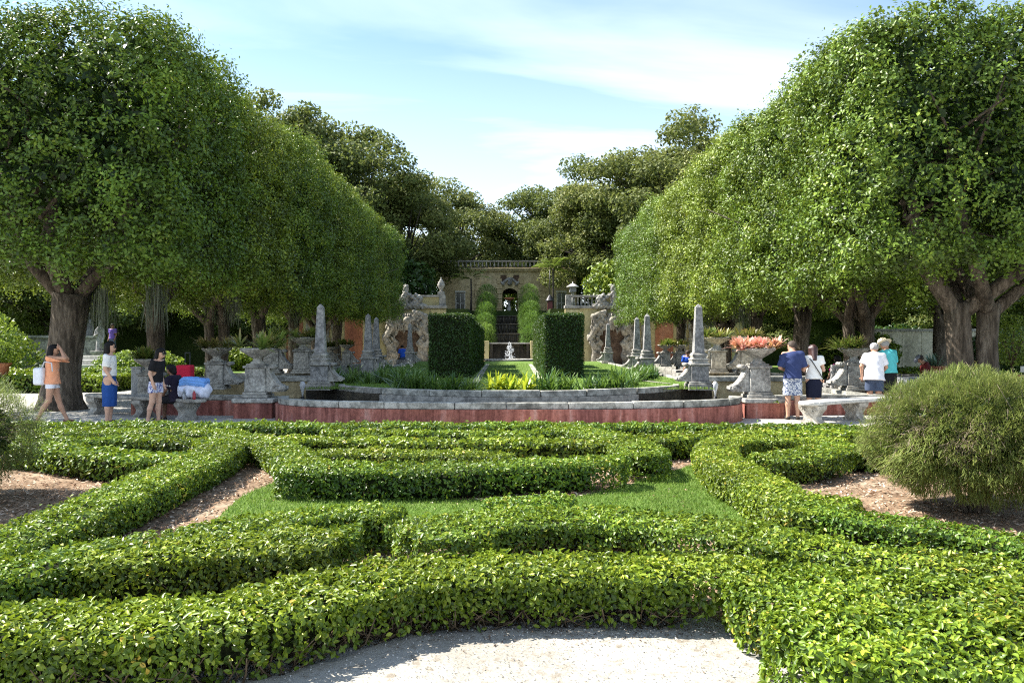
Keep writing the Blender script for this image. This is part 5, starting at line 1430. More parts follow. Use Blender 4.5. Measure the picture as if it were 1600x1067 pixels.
for s in (-1, 1): mb.tube([(s * .07, .17, .3), (s * .07, .17, 1.22)], .012, 6)
mb.tube([(-.08, .17, 1.22), (.08, .17, 1.22)], .016, 6); mb.build('handle', M['iron'], o)
for s in (-1, 1):
    mb = MB(); mb.tube([(s * .13 - .02, .1, .045), (s * .13 + .02, .1, .045)], .045, 10); mb.build('wheel', M['iron'], o)
# bins
o = empty('litter_bin', (-10.35, 22.3, 0), label='narrow white metal litter bin behind the blue skirt', cat='bin')
mb = MB(); mb.box(-.14, .14, -.2, .2, 0, .95); mb.build('body', M['metal_white'], o, .02); mb = MB(); mb.box(-.16, .16, -.22, .22, .952, 1.0); mb.build('lid', M['metal_white'], o, .01)
o = empty('litter_bin', (9.95, 19.7, 0), label='wide pale metal bin with dark blue label behind the feathery bush', cat='bin')
mb = MB(); mb.lathe([(.31, 0), (.31, .05), (.33, .82), (.34, .84)], 24); mb.build('body', M['metal_white'], o)
mb = MB(); mb.lathe([(.35, .842), (.35, .88), (.29, .89)], 24); mb.build('rim', M['iron'], o)
a_ = [R(-125), R(-95)]; mb = MB()
V = [(.337 * math.cos(a) , .337 * math.sin(a), z) for z in (.62, .82) for a in np.linspace(a_[0], a_[1], 6)]; mb.add(V, [(i, i + 1, 7 + i, 6 + i) for i in range(5)]); mb.build('sticker', plain_mat('label_blue', (.02, .04, .12), .5), o)
for j in range(9):
    ang = R(-175 + j * 20); mb = MB(); mb.tube([(.312 * math.cos(ang), .312 * math.sin(ang), .06), (.328 * math.cos(ang), .328 * math.sin(ang), .8)], .01, 5); mb.build('rib', M['metal_white'], o)
# carved stone seat behind the canal
o = empty('carved_stone_seat', (9.75, 23.3, 0), label='carved grey stone seat back below the pink shirt', cat='seat')
mb = MB(); mb.box(-.36, .36, -.08, .08, 0, 1.02, .9); mb.build('back', M['stone_grey'], o, .03)
for j in range(5):
    mb = MB(); mb.tube([(-.24 + j * .12, -.1, .3), (-.22 + j * .11, -.1, .6), (-.2 + j * .1, -.1, .9)], [.03, .05, .02], 6); mb.build('carving', M['stone'], o)
mb = MB(); mb.box(-.36, .36, .082, .55, .38, .46); mb.build('seat', M['stone_grey'], o, .02)
for j in (-1, 1):
    mb = MB(); mb.box(j * .3 - .06, j * .3 + .06, .3, .5, 0, .378); mb.build('leg', M['stone_grey'], o, .01)
def pot(x, y, s, label, z=0.0):
    o = empty('terracotta_pot', (x, y, z), 0, s, label, 'pot', 'terracotta pots on the side lawns')
    mb = MB(); mb.lathe([(.26, 0), (.3, .06), (.28, .08), (.34, .3), (.36, .36), (.33, .38), (.42, .5), (.42, .56), (.36, .56), (.34, .48), (.05, .46)], 22); mb.build('body', M['terracotta'], o)
    mb = MB(); mb.lathe([(.43, .5), (.445, .53), (.43, .57), (.36, .572)], 22); mb.build('rim', M['terracotta'], o)
    mb = MB(); mb.lathe([(.345, .44), (.02, .5)], 14); mb.build('soil', M['soil'], o)
pot(13.9, 22.0, .82, 'terracotta pot holding the citrus tree at the right edge', .32); pot(14.0, 26.2, .9, 'orange terracotta pot with blue green plant left of the double trunk', .38); pot(20.6, 35, 1.0, 'small dark terracotta pot right of the double trunk', .3); pot(-17.3, 27.0, .9, 'terracotta pot cut by the left edge of the picture', .46)
for x, y, h in ((13.9, 22.0, .34), (14.0, 26.2, .40), (20.6, 35, .32), (-17.3, 27.0, .48)):
    o = empty('pot_stand', (x, y, 0), label=f'low stone block under the pot at {["the citrus tree", "the blue green plant", "the dark plant", "the left edge"][[13.9, 14.0, 20.6, -17.3].index(x)]}', cat='stone block')
    mb = MB(); mb.box(-.3, .3, -.3, .3, 0, h - .03); mb.build('block', M['stone'], o, .02)
t = shrub(13.9, 22.0, .8, 1.4, 'loose bright citrus tree growing in the terracotta pot', 131, 'light_leaf', 'citrus_tree', 1.0, 2300, .085, 'tree')
mb = MB(); mb.tube([(0, 0, -.3), (.02, 0, .25), (0, .02, .8)], [.03, .025, .015], 7); mb.build('trunk', M['pale_twig'], t)
o = empty('plant_sign', (13.95, 21.6, .75), label='small white plant sign standing in the citrus pot', cat='sign')
mb = MB(); mb.box(-.08, .08, -.006, .006, .12, .28); mb.build('plate', M['frame_white'], o); mb = MB(); mb.tube([(0, 0.012, -.15), (0, .012, .2)], .006, 6); mb.build('stake', M['iron'], o)
a_ = rosette_cluster(M['agave'], 3, .18, .55, .05, 91, 30, .2, .9, 'agave'); a_.location = (14.0, 26.2, .85); tag(a_, 'blue green spiky agave in the orange pot', 'agave')
shrub(20.6, 35, .8, 1.2, 'dark leafy plant in the small dark pot', 140, 'dark_leaf', 'potted_plant', .7, 2500, .12, 'plant')
shrub(-17.3, 27.0, .5, .8, 'green plant in the pot at the left edge', 141, 'light_leaf', 'potted_plant', .9, 1500, .09, 'plant')
# cream wall and railing on the right, statue columns
o = empty('cream_wall', (21.5, 40.5, 0), label='streaked cream garden wall behind the right trunks', cat='wall')
for k in range(7):
    mb = MB(); mb.box(-3.5 + k * 1.0, -3.5 + k * 1.0 + .985, 0, .3, 0, 2.2); mb.build('wall_panel', M['cream_wall'], o, .01)
mb = MB(); mb.box(-3.6, 3.6, -.06, .36, 2.202, 2.34); mb.build('coping_stone', M['stone'], o, .02)
for k in range(16):
    mb = MB(); mb.tube([(3.65 + k * .16, .15, 0), (3.65 + k * .16, .15, 2.1)], .014, 5); mb.build('railing_bar', M['iron'], o)
mb = MB(); mb.box(3.6, 6.1, .13, .17, 1.9, 1.95); mb.box(3.6, 6.1, .13, .17, .2, .25); mb.build('railing_rail', M['iron'], o)
mb = MB(); mb.box(6.1, 6.6, -.1, .4, 0, 2.7); mb.build('gate_pier', M['cream_wall'], o, .02)
def statue(x, y, s, label, z=0.0):
    o = empty('garden_statue', (x, y, z), 0, s, label, 'statue', 'stone statues on pedestals')
    mb = MB(); mb.box(-.35, .35, -.35, .35, 0, .18); mb.box(-.28, .28, -.28, .28, .182, .95); mb.box(-.34, .34, -.34, .34, .952, 1.08); mb.build('pedestal', M['stone'], o, .02)
    def fig(P):
        d = d_cap(P, (0, 0, 1.08), (.02, 0, 1.75), .2, .15); d = smin(d, d_cap(P, (.02, 0, 1.75), (0, 0, 2.15), .14, .17, .8), .08); d = smin(d, d_cap(P, (0, 0, 2.3), (.02, -.02, 2.52), .06, .1), .05)
        for q in (-1, 1): d = smin(d, d_cap(P, (q * .18, 0, 2.12), (q * .25, -.05, 1.8), .06, .05), .04)
        d = smin(d, d_cap(P, (-.25, -.05, 1.8), (-.05, -.2, 1.9), .05, .05), .04); d = smin(d, d_cap(P, (.25, -.05, 1.8), (.22, -.1, 1.5), .05, .04), .04)
        x_, y_, z_ = P.T; return d + .012 * np.sin(np.arctan2(y_, x_) * 9 + z_ * 2) * (z_ < 1.9)
    carve('figure', fig, (-.5, -.5, 1.05), (.5, .5, 2.75), .035, M['stone_grey'], o)
statue(-26.4, 50, 1.35, 'tall grey statue on a pedestal left of the near trunk'); statue(-22.6, 44, 1.1, 'stone statue between the near trunk and the women'); statue(25.2, 42, 1.3, 'pale stone statue above the potted plants on the right')
o = empty('garden_steps', (-21.3, 40.5, 0), label='low white stone steps beyond the left lawn', cat='steps')
for k in range(3):
    mb = MB(); mb.box(-2.6, 2.6, .5 * k, .5 * k + .55, 0, .22 * (k + 1) + .3); mb.build('step', M['bench_top'], o, .02)
o = empty('low_wall', (-29, 46.5, 0), label='long grey garden wall behind the glossy shrubs on the left', cat='wall')
for k in range(6):
    mb = MB(); mb.box(-7 + k * 2, -7 + k * 2 + 1.98, 0, .4, 0, 1.9); mb.build('wall_panel', M['stone'], o, .02)
mb = MB(); mb.box(-7.1, 5.1, -.1, .5, 1.902, 2.05); mb.build('coping_stone', M['coping'], o, .02)

# ================================================================== people
def J_stand(male=False):
    s = .168 if male else .15
    return dict(pel=(0, 0, .93), wai=(0, 0, 1.09), che=(0, .005, 1.30), nek=(0, -.005, 1.44), hed=(0, .02, 1.585),
                shL=(-s, 0, 1.395), shR=(s, 0, 1.395), elL=(-s - .05, -.03, 1.13), elR=(s + .05, -.03, 1.13), wrL=(-s - .04, .07, .91), wrR=(s + .04, .07, .91),
                hiL=(-.09, 0, .9), hiR=(.09, 0, .9), knL=(-.095, .02, .5), knR=(.095, .02, .5), anL=(-.1, -.02, .09), anR=(.1, -.02, .09))
def J_sit(male=False):
    j = J_stand(male); d = -.42
    for k in ('pel', 'wai', 'che', 'nek', 'hed', 'shL', 'shR', 'hiL', 'hiR', 'elL', 'elR'): j[k] = (j[k][0], j[k][1], j[k][2] + d)
    j.update(knL=(-.1, .42, .5), knR=(.1, .42, .5), anL=(-.1, .4, .09), anR=(.1, .4, .09), wrL=(-.12, .25, .62), wrR=(.12, .25, .62), elL=(-.22, .08, .73), elR=(.22, .08, .73)); return j
def lean(j, deg, nod=0):
    p = np.array(j['pel']); c, s = math.cos(R(deg)), math.sin(R(deg))
    for k in ('wai', 'che', 'nek', 'hed', 'shL', 'shR', 'elL', 'elR', 'wrL', 'wrR'):
        if k[:2] in ('el', 'wr') and j.get('fix'): continue
        v = np.array(j[k]) - p; j[k] = tuple(p + [v[0], v[1] * c + v[2] * s, -v[1] * s + v[2] * c])
    if nod: h, n = np.array(j['hed']), np.array(j['nek']); v = h - n; c, s = math.cos(R(nod)), math.sin(R(nod)); j['hed'] = tuple(n + [v[0], v[1] * c + v[2] * s, -v[1] * s + v[2] * c])
    return j
def body_prims(j, male, fat=1.0):
    A = np.array; f = fat; t = 1.1 if male else 1.0
    pr = [(j['pel'], j['wai'], .145 * f, (.132 if male else .115) * f, .74), (j['wai'], j['che'], (.132 if male else .115) * f, .148 * t * f, .72), (j['che'], j['nek'], .14 * t, .06, .75),
          (j['shL'], j['shR'], .058 * t, .058 * t, 1.0)]
    arms = []; legs = []
    for s in 'LR':
        arms += [(j['sh' + s], j['el' + s], .05 * t * f, .04 * t, 1), (j['el' + s], j['wr' + s], .04 * t, .027 * t, 1)]
        legs += [(j['hi' + s], j['kn' + s], .092 * f, .058 * f, 1), (j['kn' + s], tuple(A(j['kn' + s]) * .6 + A(j['an' + s]) * .4 + [0, -.015, 0]), .055, .057, 1), (tuple(A(j['kn' + s]) * .6 + A(j['an' + s]) * .4 + [0, -.015, 0]), j['an' + s], .055, .036, 1)]
    return pr, arms, legs
def union(P, prims, k=.04, grow=0.0):
    d = None
    for a, b, ra, rb, sy in prims:
        q = d_cap(P, a, b, ra + grow, rb + grow, sy); d = q if d is None else smin(d, q, k)
    return d
def bounds(prims, pad=.12):
    pts = np.array([p for a, b, ra, rb, sy in prims for p in (a, b)]); r = max(max(ra, rb) for a, b, ra, rb, sy in prims) + pad
    return pts.min(0) - r, pts.max(0) + r
def person(label, loc, facing, height, j, skin='light', male=False, fat=1.0, top=None, bottom=None, hair=None, shoes=None, hat=None, extra=None):
    """top=(mat, sleeve fraction 0..2, hem z, loose); bottom=('skirt'|'shorts', mat, hem z, loose); hair=(mat, length)"""
    t = empty('person', loc, facing, height / 1.7, label, 'person')
    H_ = .0175 if loc[1] < 20 else .026
    sk = SKIN[skin]; A = np.array
    tor, arms, legs = body_prims(j, male, fat)
    hd, nk = A(j['hed']), A(j['nek']); up = unit(hd - nk); fw = unit(A([0, 1.0, 0]) * .9 + A([hd[0] - nk[0], 0, 0]) * .0); fw = unit(fw - up * (fw @ up)); fw = unit(fw); rt = np.cross(fw, up)
    if 'look' in j:
        c, s = math.cos(R(j['look'])), math.sin(R(j['look'])); fw, rt = fw * c + rt * s, rt * c - fw * s
    head = [(tuple(hd - up * .01), tuple(hd + up * .05), .078, .084, 1), (tuple(hd + fw * .03 - up * .055), tuple(hd + fw * .035 - up * .02), .048, .062, 1), (tuple(hd - fw * .03 + up * .03), tuple(hd - fw * .015 + up * .04), .08, .08, 1),
            (tuple(nk - up * .03), tuple(hd - up * .05), .052, .048, 1)]
    feet = []
    for s in 'LR':
        an, kn = A(j['an' + s]), A(j['kn' + s]); d = 1.0 if s == 'R' else -1.0
        tdir = A(j.get('toe' + s, (d * .25, 1, 0))); tdir = tdir / np.linalg.norm(tdir)
        feet += [(tuple(an), tuple(an + [0, 0, -.045]), .036, .04, 1), (tuple(an + [0, 0, -.055] - tdir * .03), tuple(an + tdir * .13 + [0, 0, -.065]), .034, .026, 1)]
    hands = []; fing = []
    for s in 'LR':
        el, wr = A(j['el' + s]), A(j['wr' + s]); d = unit(wr - el); d = unit(d + A(j.get('hd' + s, (0, 0, 0))))
        hands.append((tuple(wr), tuple(wr + d * .075), .026, .034, 1)); fing.append((wr + d * .075, d, -1 if s == 'L' else 1))
    allp = tor + arms + legs + head + feet + hands
    lo, hi = bounds(allp, .04)
    def fb(P):
        d = union(P, tor, .06); d = smin(d, union(P, arms, .02), .03); d = smin(d, union(P, legs, .03), .05); d = smin(d, union(P, head, .025), .02)
        d = smin(d, union(P, feet, .02), .02); d = smin(d, union(P, hands, .02), .015)
        for s in (-1, 1): d = smin(d, d_cap(P, tuple(hd + rt * s * .082 - up * .005), tuple(hd + rt * s * .084 + up * .02), .014, .016), .008)
        d = smin(d, d_cap(P, tuple(hd + fw * .088 + up * .012), tuple(hd + fw * .103 - up * .01), .011, .015), .014)
        for s in (-1, 1): d = np.maximum(d, -(d_cap(P, tuple(hd + fw * .1 + rt * s * .03 + up * .02), tuple(hd + fw * .1 + rt * s * .031 + up * .02), .016, .016)))
        return d
    V, F = surface(fb, lo, hi, H_)
    mb = MB()                                             # fingers, rooted inside the palm
    for c, d, s in fing:
        sd = unit(np.cross(d, A([.2, 1.0, .1]))); cu = unit(np.cross(sd, d))
        for k, (o_, L) in enumerate(((-.027, .062), (-.009, .074), (.009, .07), (.026, .055))):
            b = c + sd * o_; mb.tube([b - d * .01, b + d * L * .5 + cu * .008, b + d * L + cu * .024], [.0095, .0085, .006], 6)
        b = c - d * .045 + sd * -.03; mb.tube([b, b - sd * .028 + d * .022, b - sd * .032 + d * .05 + cu * .01], [.011, .0095, .007], 6)
    quads = np.array([f for f in mb.f if len(f) == 4]); hexs = np.array([f for f in mb.f if len(f) == 6])
    V2 = np.vstack([V, np.array(mb.v)]); body = link_mesh('body', np_mesh('body', V2, [F, quads + len(V), hexs + len(V)], True), sk, t)
    eye = MB()
    for s in (-1, 1): eye.ball(tuple(hd + fw * .086 + rt * s * .03 + up * .02), .012, 8, 6)
    eye.build('eyes', M['dark_glass'], body)
    mo = MB(); mo.tube([tuple(hd + fw * .083 - up * .042 - rt * .022), tuple(hd + fw * .09 - up * .04), tuple(hd + fw * .083 - up * .042 + rt * .022)], .006, 6); mo.build('mouth', cloth('lips', (.4, .14, .12)), body)
    if top:
        m_, sl, hem, loose = top
        tp = list(tor)
        for s in 'LR':
            sh, el, wr = A(j['sh' + s]), A(j['el' + s]), A(j['wr' + s]); f = min(sl, 1.0)
            if sl > 0: tp.append((tuple(sh), tuple(sh + (el - sh) * f), .052 * (1.08 if male else 1), (.05 if sl <= 1 else .048) + .006, 1))
            if sl > 1: tp.append((tuple(el), tuple(el + (wr - el) * (sl - 1)), .055, .052, 1))
        lo, hi = bounds(tp, .08); pel = A(j['pel']); upt = unit(A(j['che']) - pel)
        drop = hem - j['pel'][2]
        tp2 = tp + [(tuple(pel), tuple(pel + upt * drop) if drop < 0 else tuple(pel), .158 * fat, .168 * fat + loose * .5, .84), (j['che'], tuple(pel + upt * max(min(drop, 0), -.1)), .15 * fat * (1.1 if male else .95), .158 * fat, .76)]
        lo = np.minimum(lo, pel + A([-.3, -.3, min(drop, 0) - .1]))
        nkp = A(j['nek'])
        def ft(P):
            d = union(P, tp2, .022, .014 + loose * .4); h_ = (P - pel) @ upt
            d = d + .006 * np.sin(P[:, 2] * 38 + P[:, 0] * 23) * np.sin(P[:, 0] * 31)
            d = np.maximum(d, drop - h_); d = np.maximum(d, (P - (nkp + upt * .012 - fw * .0)) @ unit(upt + fw * .35))
            for s in 'LR':
                sh, el, wr = A(j['sh' + s]), A(j['el' + s]), A(j['wr' + s])
                if sl <= 1: e, dr = sh + (el - sh) * sl, unit(el - sh)
                else: e, dr = el + (wr - el) * (sl - 1), unit(wr - el)
                near = np.linalg.norm(P - e, axis=1) < .13
                d = np.where(near, np.maximum(d, (P - e) @ dr), d)
            return d
        link_mesh('top', np_mesh('top', *surface(ft, lo, hi, H_), True), m_, t)
    if bottom:
        kind, m_, hem, loose = bottom
        pel, wai = A(j['pel']), A(j['wai']); wz = pel[2] + .12
        if kind == 'skirt':
            def fs(P):
                z = P[:, 2]; u = np.clip((wz - z) / max(wz - hem, .01), 0, 1); r = .135 * fat + (.045 + loose) * np.minimum(u * 2.5, 1) - .03 * np.clip(u - .5, 0, 1) * (1 - loose * 8)
                cx = pel[0]; cy = pel[1]
                q = np.sqrt((P[:, 0] - cx) ** 2 + ((P[:, 1] - cy) / .8) ** 2); a = np.arctan2(P[:, 1] - cy, P[:, 0] - cx)
                return np.maximum(np.maximum(q - r - .006 * np.sin(a * 7 + 1) * u, z - wz), hem - z)
            lo, hi = (pel[0] - .35, pel[1] - .3, hem - .05), (pel[0] + .35, pel[1] + .3, wz + .05)
        else:
            lp = [(j['hi' + s], j['kn' + s], .082 * fat + loose * .2, .066 * fat + loose, 1) for s in 'LR'] + [(j['pel'], j['wai'], .142 * fat, .12 * fat, .76)]
            lo, hi = bounds(lp, .06)
            def fs(P):
                d = union(P, lp, .03, .012); d = np.maximum(d, P[:, 2] - wz)
                if hem > 0: d = np.maximum(d, hem - P[:, 2])
                else:
                    for s in 'LR':
                        h0, k0 = A(j['hi' + s]), A(j['kn' + s]); e = h0 + (k0 - h0) * (-hem); near = np.linalg.norm(P - e, axis=1) < .2
                        d = np.where(near, np.maximum(d, (P - e) @ unit(k0 - h0)), d)
                return d + .004 * np.sin(P[:, 2] * 30 + P[:, 0] * 40)
        link_mesh('skirt' if kind == 'skirt' else 'shorts', np_mesh(kind, *surface(fs, lo, hi, H_), True), m_, t)
    if hair:
        m_, ln = hair
        hp = [(tuple(hd - fw * .03 + up * .035), tuple(hd - fw * .012 + up * .05), .098, .096, 1)]
        if ln > 0: hp += [(tuple(hd - fw * .045), tuple(hd - fw * (.085 if ln < .24 else .15) - A([0, 0, ln])), .082, .062, 1)]
        if ln > .1:
            for s in (-1, 1): hp.append((tuple(hd + rt * s * .06 - fw * .02), tuple(hd + rt * s * .075 - fw * .04 - A([0, 0, min(ln, .22)])), .045, .03, 1))
        lo, hi = bounds(hp, .03)
        def fh(P):
            d = union(P, hp, .03); v = P - hd
            face = np.minimum(.03 - (v @ fw), .06 - (v @ up)) * -1 if False else None
            cutf = np.minimum((v @ fw) - .02, .052 - (v @ up)); d = np.maximum(d, cutf)
            return d + .004 * np.sin((v @ rt) * 90 + (v @ fw) * 60)
        link_mesh('hair', np_mesh('hair', *surface(fh, lo, hi, .015), True), m_, t)
    if shoes:
        for f1 in feet[1::2]:
            lo, hi = bounds([f1], .03)
            link_mesh('shoe', np_mesh('shoe', *surface(lambda P: np.maximum(union(P, [f1], .01, .008), P[:, 2] - .075), lo, hi, .011), True), shoes, t)
    if hat:
        m_, kind, band = hat; mb = MB(); Mx = Matrix.Translation(hd + up * .06) @ Vector(up).to_track_quat('Z', 'Y').to_matrix().to_4x4()
        if kind == 'straw': mb.lathe([(.19, .0), (.195, .008), (.11, .02), (.102, .1), (.08, .125), (.01, .12)], 20)
        else:
            mb.lathe([(.098, .0), (.1, .03), (.085, .07), (.05, .095), (.005, .1)], 16)
            fl_ = Vector(Mx.inverted().to_3x3() @ Vector(fw)); mb.tube([fl_ * .07 + Vector((0, 0, .008)), fl_ * .17 + Vector((0, 0, .0))], [.07, .045], 10)
        h = mb.build('hat', m_, t); h.matrix_local = Mx
        if band: b2 = MB(); b2.lathe([(.112, .024), (.108, .05)], 20); q = b2.build('hat_band', band, h)
    if extra: extra(t, j)
    return t
black_hair = plain_mat('hair_black', (.008, .007, .007), .6, .15, .3, 40); brown_hair = plain_mat('hair_brown', (.045, .02, .018), .45, .4, .3, 40); short_brown = plain_mat('hair_short', (.05, .035, .025), .7, .3, .3, 60); grey_hair = plain_mat('hair_grey', (.3, .29, .28), .7, .3, .2, 60)
c_peach = cloth('peach', (.8, .36, .2)); c_white = cloth('white_cotton', (.74, .73, .7)); c_navy = cloth('navy', (.035, .05, .13)); c_black = cloth('black_cloth', (.014, .014, .016)); c_teal = cloth('teal', (.1, .5, .53)); c_blue = cloth('royal_blue', (.02, .07, .26))
c_floral = print_mat('blue_floral', (.06, .08, .3), (.62, .62, .72), 34, .47); c_floral2 = print_mat('grey_floral', (.09, .12, .22), (.58, .6, .62), 30, .5); c_shoe = cloth('shoe_dark', (.04, .035, .03)); c_sandal = cloth('sandal', (.16, .1, .07)); c_straw = plain_mat('straw', (.55, .48, .34), .8, .2, .15, 90); c_cap = cloth('cap_white', (.6, .62, .68))
c_pink = cloth('magenta', (.6, .04, .3)); c_maroon = cloth('maroon', (.12, .02, .02)); c_denim = cloth('denim', (.06, .08, .13)); c_purple = cloth('purple', (.12, .07, .3)); c_shirtblue = cloth('shirt_blue', (.02, .08, .42)); c_lav = cloth('white_shirt', (.72, .72, .78)); c_jersey = cloth('jersey_dark', (.02, .016, .03)); c_knee = cloth('dark_skirt', (.012, .014, .03))

# woman in peach blouse, hands on her head, one leg forward
j = J_stand(); j.update(shL=(-.17, .0, 1.42), shR=(.17, .0, 1.42), elL=(-.22, .24, 1.4), elR=(.2, .3, 1.42), wrL=(-.05, .17, 1.60), wrR=(.06, .18, 1.62), hdL=(.2, -.5, .35), hdR=(-.2, -.5, .35), hiL=(-.09, 0, .9), knL=(-.1, .1, .5), anL=(-.1, .26, .09), knR=(.1, -.04, .5), anR=(.1, -.26, .1), hed=(0, .035, 1.58))
person('woman in peach blouse and white shorts holding her head beside the near trunk', (-9.52, 16.6, 0), R(-75), 1.62, j, 'tan', top=(c_peach, 1.35, .86, .03), bottom=('shorts', cloth('white_shorts', (.72, .74, .82)), .76, .015), hair=(black_hair, .42), shoes=c_sandal)
# woman in white top and blue skirt, looking right
j = J_stand(); j.update(elL=(-.2, -.02, 1.14), wrL=(-.19, .06, .9), elR=(.2, -.02, 1.14), wrR=(.17, .1, .92))
def shades(t, j):
    hd = np.array(j['hed']); mb = MB(); mb.box(-.07, .07, .085, .105, -.005, .045); s = mb.build('sunglasses', M['dark_glass'], t, .008); s.location = hd
person('woman in white top, long blue skirt and sunglasses facing right', (-8.3, 16.55, 0), R(-80), 1.68, j, 'light', top=(c_white, .82, 1.0, .022), bottom=('skirt', c_blue, .36, .0), hair=(black_hair, .2), shoes=c_shoe, extra=shades)
# woman in black top and floral shorts, leaning a little
j = J_stand(); j.update(anL=(-.08, .02, .09), anR=(.1, -.12, .1), knR=(.1, -.02, .5)); lean(j, 7, 10)
person('woman in black top and blue floral shorts with long black hair', (-7.32, 16.5, 0), R(-100), 1.56, j, 'light', top=(c_black, .75, .95, .012), bottom=('shorts', c_floral, .7, .03), hair=(black_hair, .34), shoes=c_shoe, extra=shades)
# seated woman in dark jersey
j = J_sit(); lean(j, 10, 5)
def jersey(t, j):
    ch = np.array(j['che']); mb = MB()
    mb.tube([ch + [-.07, .1, .1], ch + [0, .135, .0], ch + [.07, .1, .1]], .011, 6); mb.build('collar_stripe', c_white, t)
    mb = MB(); x0 = .02
    for a, b in (((0, .0), (0, .09)), ((0, .045), (.05, .09)), ((0, .045), (.05, 0)), ((-.09, .0), (-.05, .0)), ((-.09, .0), (-.09, .09)), ((-.05, 0), (-.05, .09))):
        mb.tube([ch + [x0 + a[0], .132, -.12 + a[1]], ch + [x0 + b[0], .132, -.12 + b[1]]], .01, 5)
    mb.build('jersey_letters', c_white, t)
    for s in 'LR':
        sh, el = np.array(j['sh' + s]), np.array(j['el' + s])
        mb = MB(); q = sh + (el - sh) * .55; mb.tube([q, q + (el - sh) * .12], .083, 12); mb.build('sleeve_stripe', c_white, t)
person('woman in dark football jersey sitting on the shaded bench', (-7.2, 17.25, -.02), R(75), 1.62, j, 'brown', top=(c_jersey, .85, .44, .03), bottom=('shorts', c_black, -.85, .02), hair=(black_hair, .08), shoes=c_shoe, extra=jersey)
# couple by the right wall
j = J_stand(True); j.update(elL=(-.25, .02, 1.12), elR=(.25, .04, 1.12), wrL=(-.12, .24, 1.06), wrR=(.12, .25, 1.08)); lean(j, 4, 24); j['look'] = -35
person('man in navy T-shirt and floral shorts looking down by the red wall', (6.18, 17.35, 0), R(-12), 1.72, j, 'tan', True, 1.02, (c_navy, .95, .88, .02), ('shorts', c_floral2, .52, .03), (short_brown, 0), c_shoe)
j = J_stand(); j.update(elL=(-.22, .02, 1.13), elR=(.23, .06, 1.13), wrL=(-.1, .22, 1.08), wrR=(.13, .24, 1.15)); lean(j, 3, 12)
def strap(t, j):
    mb = MB(); pts = [(-.13, -.02, 1.41), (-.08, -.1, 1.36), (0, -.135, 1.22), (.1, -.14, 1.06), (.17, -.08, .95)]
    mb.tube(pts, .011, 6); mb.build('bag_strap', c_shoe, t)
    mb = MB(); mb.lathe([(.092, .07), (.096, .085), (.094, .1)], 16, tuple(np.array(j['hed']) - [0, .01, .02])); mb.build('hair_band', c_cap, t)
person('woman in white blouse and black skirt with a shoulder strap', (6.68, 17.45, 0), R(-8), 1.62, j, 'light', top=(c_white, .5, .92, .03), bottom=('skirt', c_knee, .5, .0), hair=(brown_hair, .26), shoes=c_shoe, extra=strap)
# two men by the canal
j = J_stand(True); j.update(elL=(-.28, -.02, 1.14), wrL=(-.27, .08, .9), elR=(.26, .1, 1.14), wrR=(.16, .28, 1.02)); lean(j, 9, 18)
person('man in loose white shirt and grey shorts wearing a white cap', (8.6, 18.75, 0), R(-25), 1.66, j, 'tan', True, 1.15, (c_lav, .8, .8, .045), ('shorts', c_denim, .55, .03), (grey_hair, 0), c_sandal, (c_cap, 'cap', None))
j = J_stand(True); j.update(elR=(.27, .06, 1.14), wrR=(.16, .27, 1.05), elL=(-.26, .06, 1.14), wrL=(-.14, .27, 1.06)); lean(j, 5, 20)
person('man in turquoise shirt and black shorts wearing a straw hat', (9.06, 19.0, 0), R(20), 1.74, j, 'tan', True, 1.12, (c_teal, .85, .92, .03), ('shorts', c_black, .46, .035), (grey_hair, 0), c_shoe, (c_straw, 'straw', c_black))
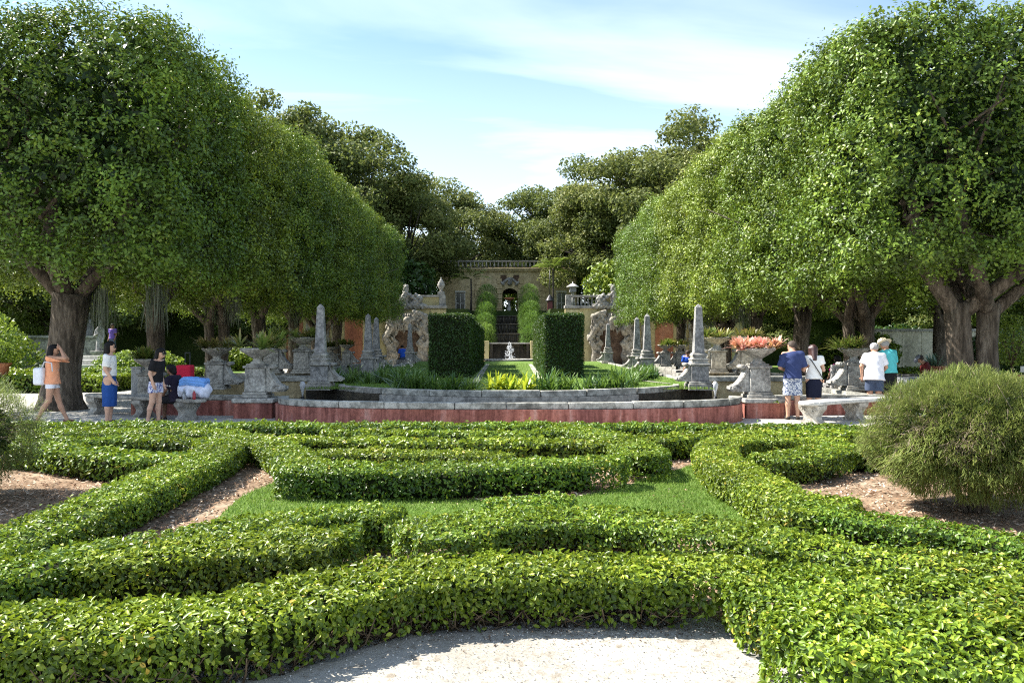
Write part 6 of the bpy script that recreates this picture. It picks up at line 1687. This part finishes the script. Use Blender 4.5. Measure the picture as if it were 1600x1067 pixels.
# seated and distant visitors
j = J_sit(); person('person in magenta shirt sitting behind the carved stone seat', (9.8, 23.75, 0), R(20), 1.68, j, 'tan', top=(c_pink, .6, .5, .02), bottom=('shorts', c_black, -.9, .02), hair=(black_hair, .12), shoes=c_shoe)
j = J_sit(); lean(j, 14, 20); person('person in maroon top and grey cap sitting near the double trunk', (12.75, 24.2, .02), R(70), 1.72, j, 'tan', True, 1.05, (c_maroon, .6, .5, .02), ('shorts', c_denim, -.9, .02), (short_brown, 0), c_shoe, (cloth('cap_grey', (.2, .22, .27)), 'cap', None))
o = empty('stone_block', (12.75, 24.15, 0), label='low stone block under the person in maroon', cat='stone block'); mb = MB(); mb.box(-.3, .3, -.25, .25, 0, .41); mb.build('block', M['stone'], o, .02)
j = J_sit(True); lean(j, 25, 15); person('person in blue shirt crouching before the left grotto', (-6.0, 45.3, .25), R(20), 1.72, j, 'tan', True, 1.0, (c_shirtblue, .7, .5, .03), ('shorts', c_denim, -.9, .02), (black_hair, 0), c_shoe)
o = empty('stone_block', (-6.0, 45.25, 0), label='low stone block under the crouching blue shirt', cat='stone block'); mb = MB(); mb.box(-.35, .35, -.3, .3, 0, .66); mb.build('block', M['stone'], o, .02)
j = J_sit(True); lean(j, 20, 15); person('person in blue shirt sitting among the right far planters', (7.45, 33.0, .1), R(160), 1.72, j, 'tan', True, 1.0, (c_shirtblue, .8, .5, .03), ('shorts', c_denim, -.9, .02), (short_brown, 0), c_shoe)
o = empty('stone_block', (7.45, 33.05, 0), label='stone block under the blue shirt by the right canal', cat='stone block'); mb = MB(); mb.box(-.6, .6, -.35, .35, 0, .52); mb.build('block', M['stone'], o, .02)
j = J_stand(); person('distant person in purple shirt on the white steps', (-20.9, 42.0, .96), R(170), 1.66, j, 'brown', top=(c_purple, .7, .9, .03), bottom=('shorts', c_denim, .3, .02), hair=(black_hair, .05), shoes=c_shoe)
o = empty('white_backpack', (-9.70, 16.5, .98), label='white backpack on the back of the woman in peach', cat='backpack')
def bp(P):
    q = np.abs(P) - np.array([.05, .09, .13]); return np.linalg.norm(np.maximum(q, 0), axis=1) + np.minimum(q.max(1), 0) - .05
carve('pack', bp, (-.2, -.25, -.3), (.2, .25, .3), .02, cloth('pack_white', (.75, .77, .82)), o)
for s in (-1, 1):
    mb = MB(); mb.tube([(.06, s * .08, .15), (.13, s * .09, .3), (.28, s * .1, .28), (.3, s * .1, .1)], .013, 6); mb.build('strap', c_cap, o)
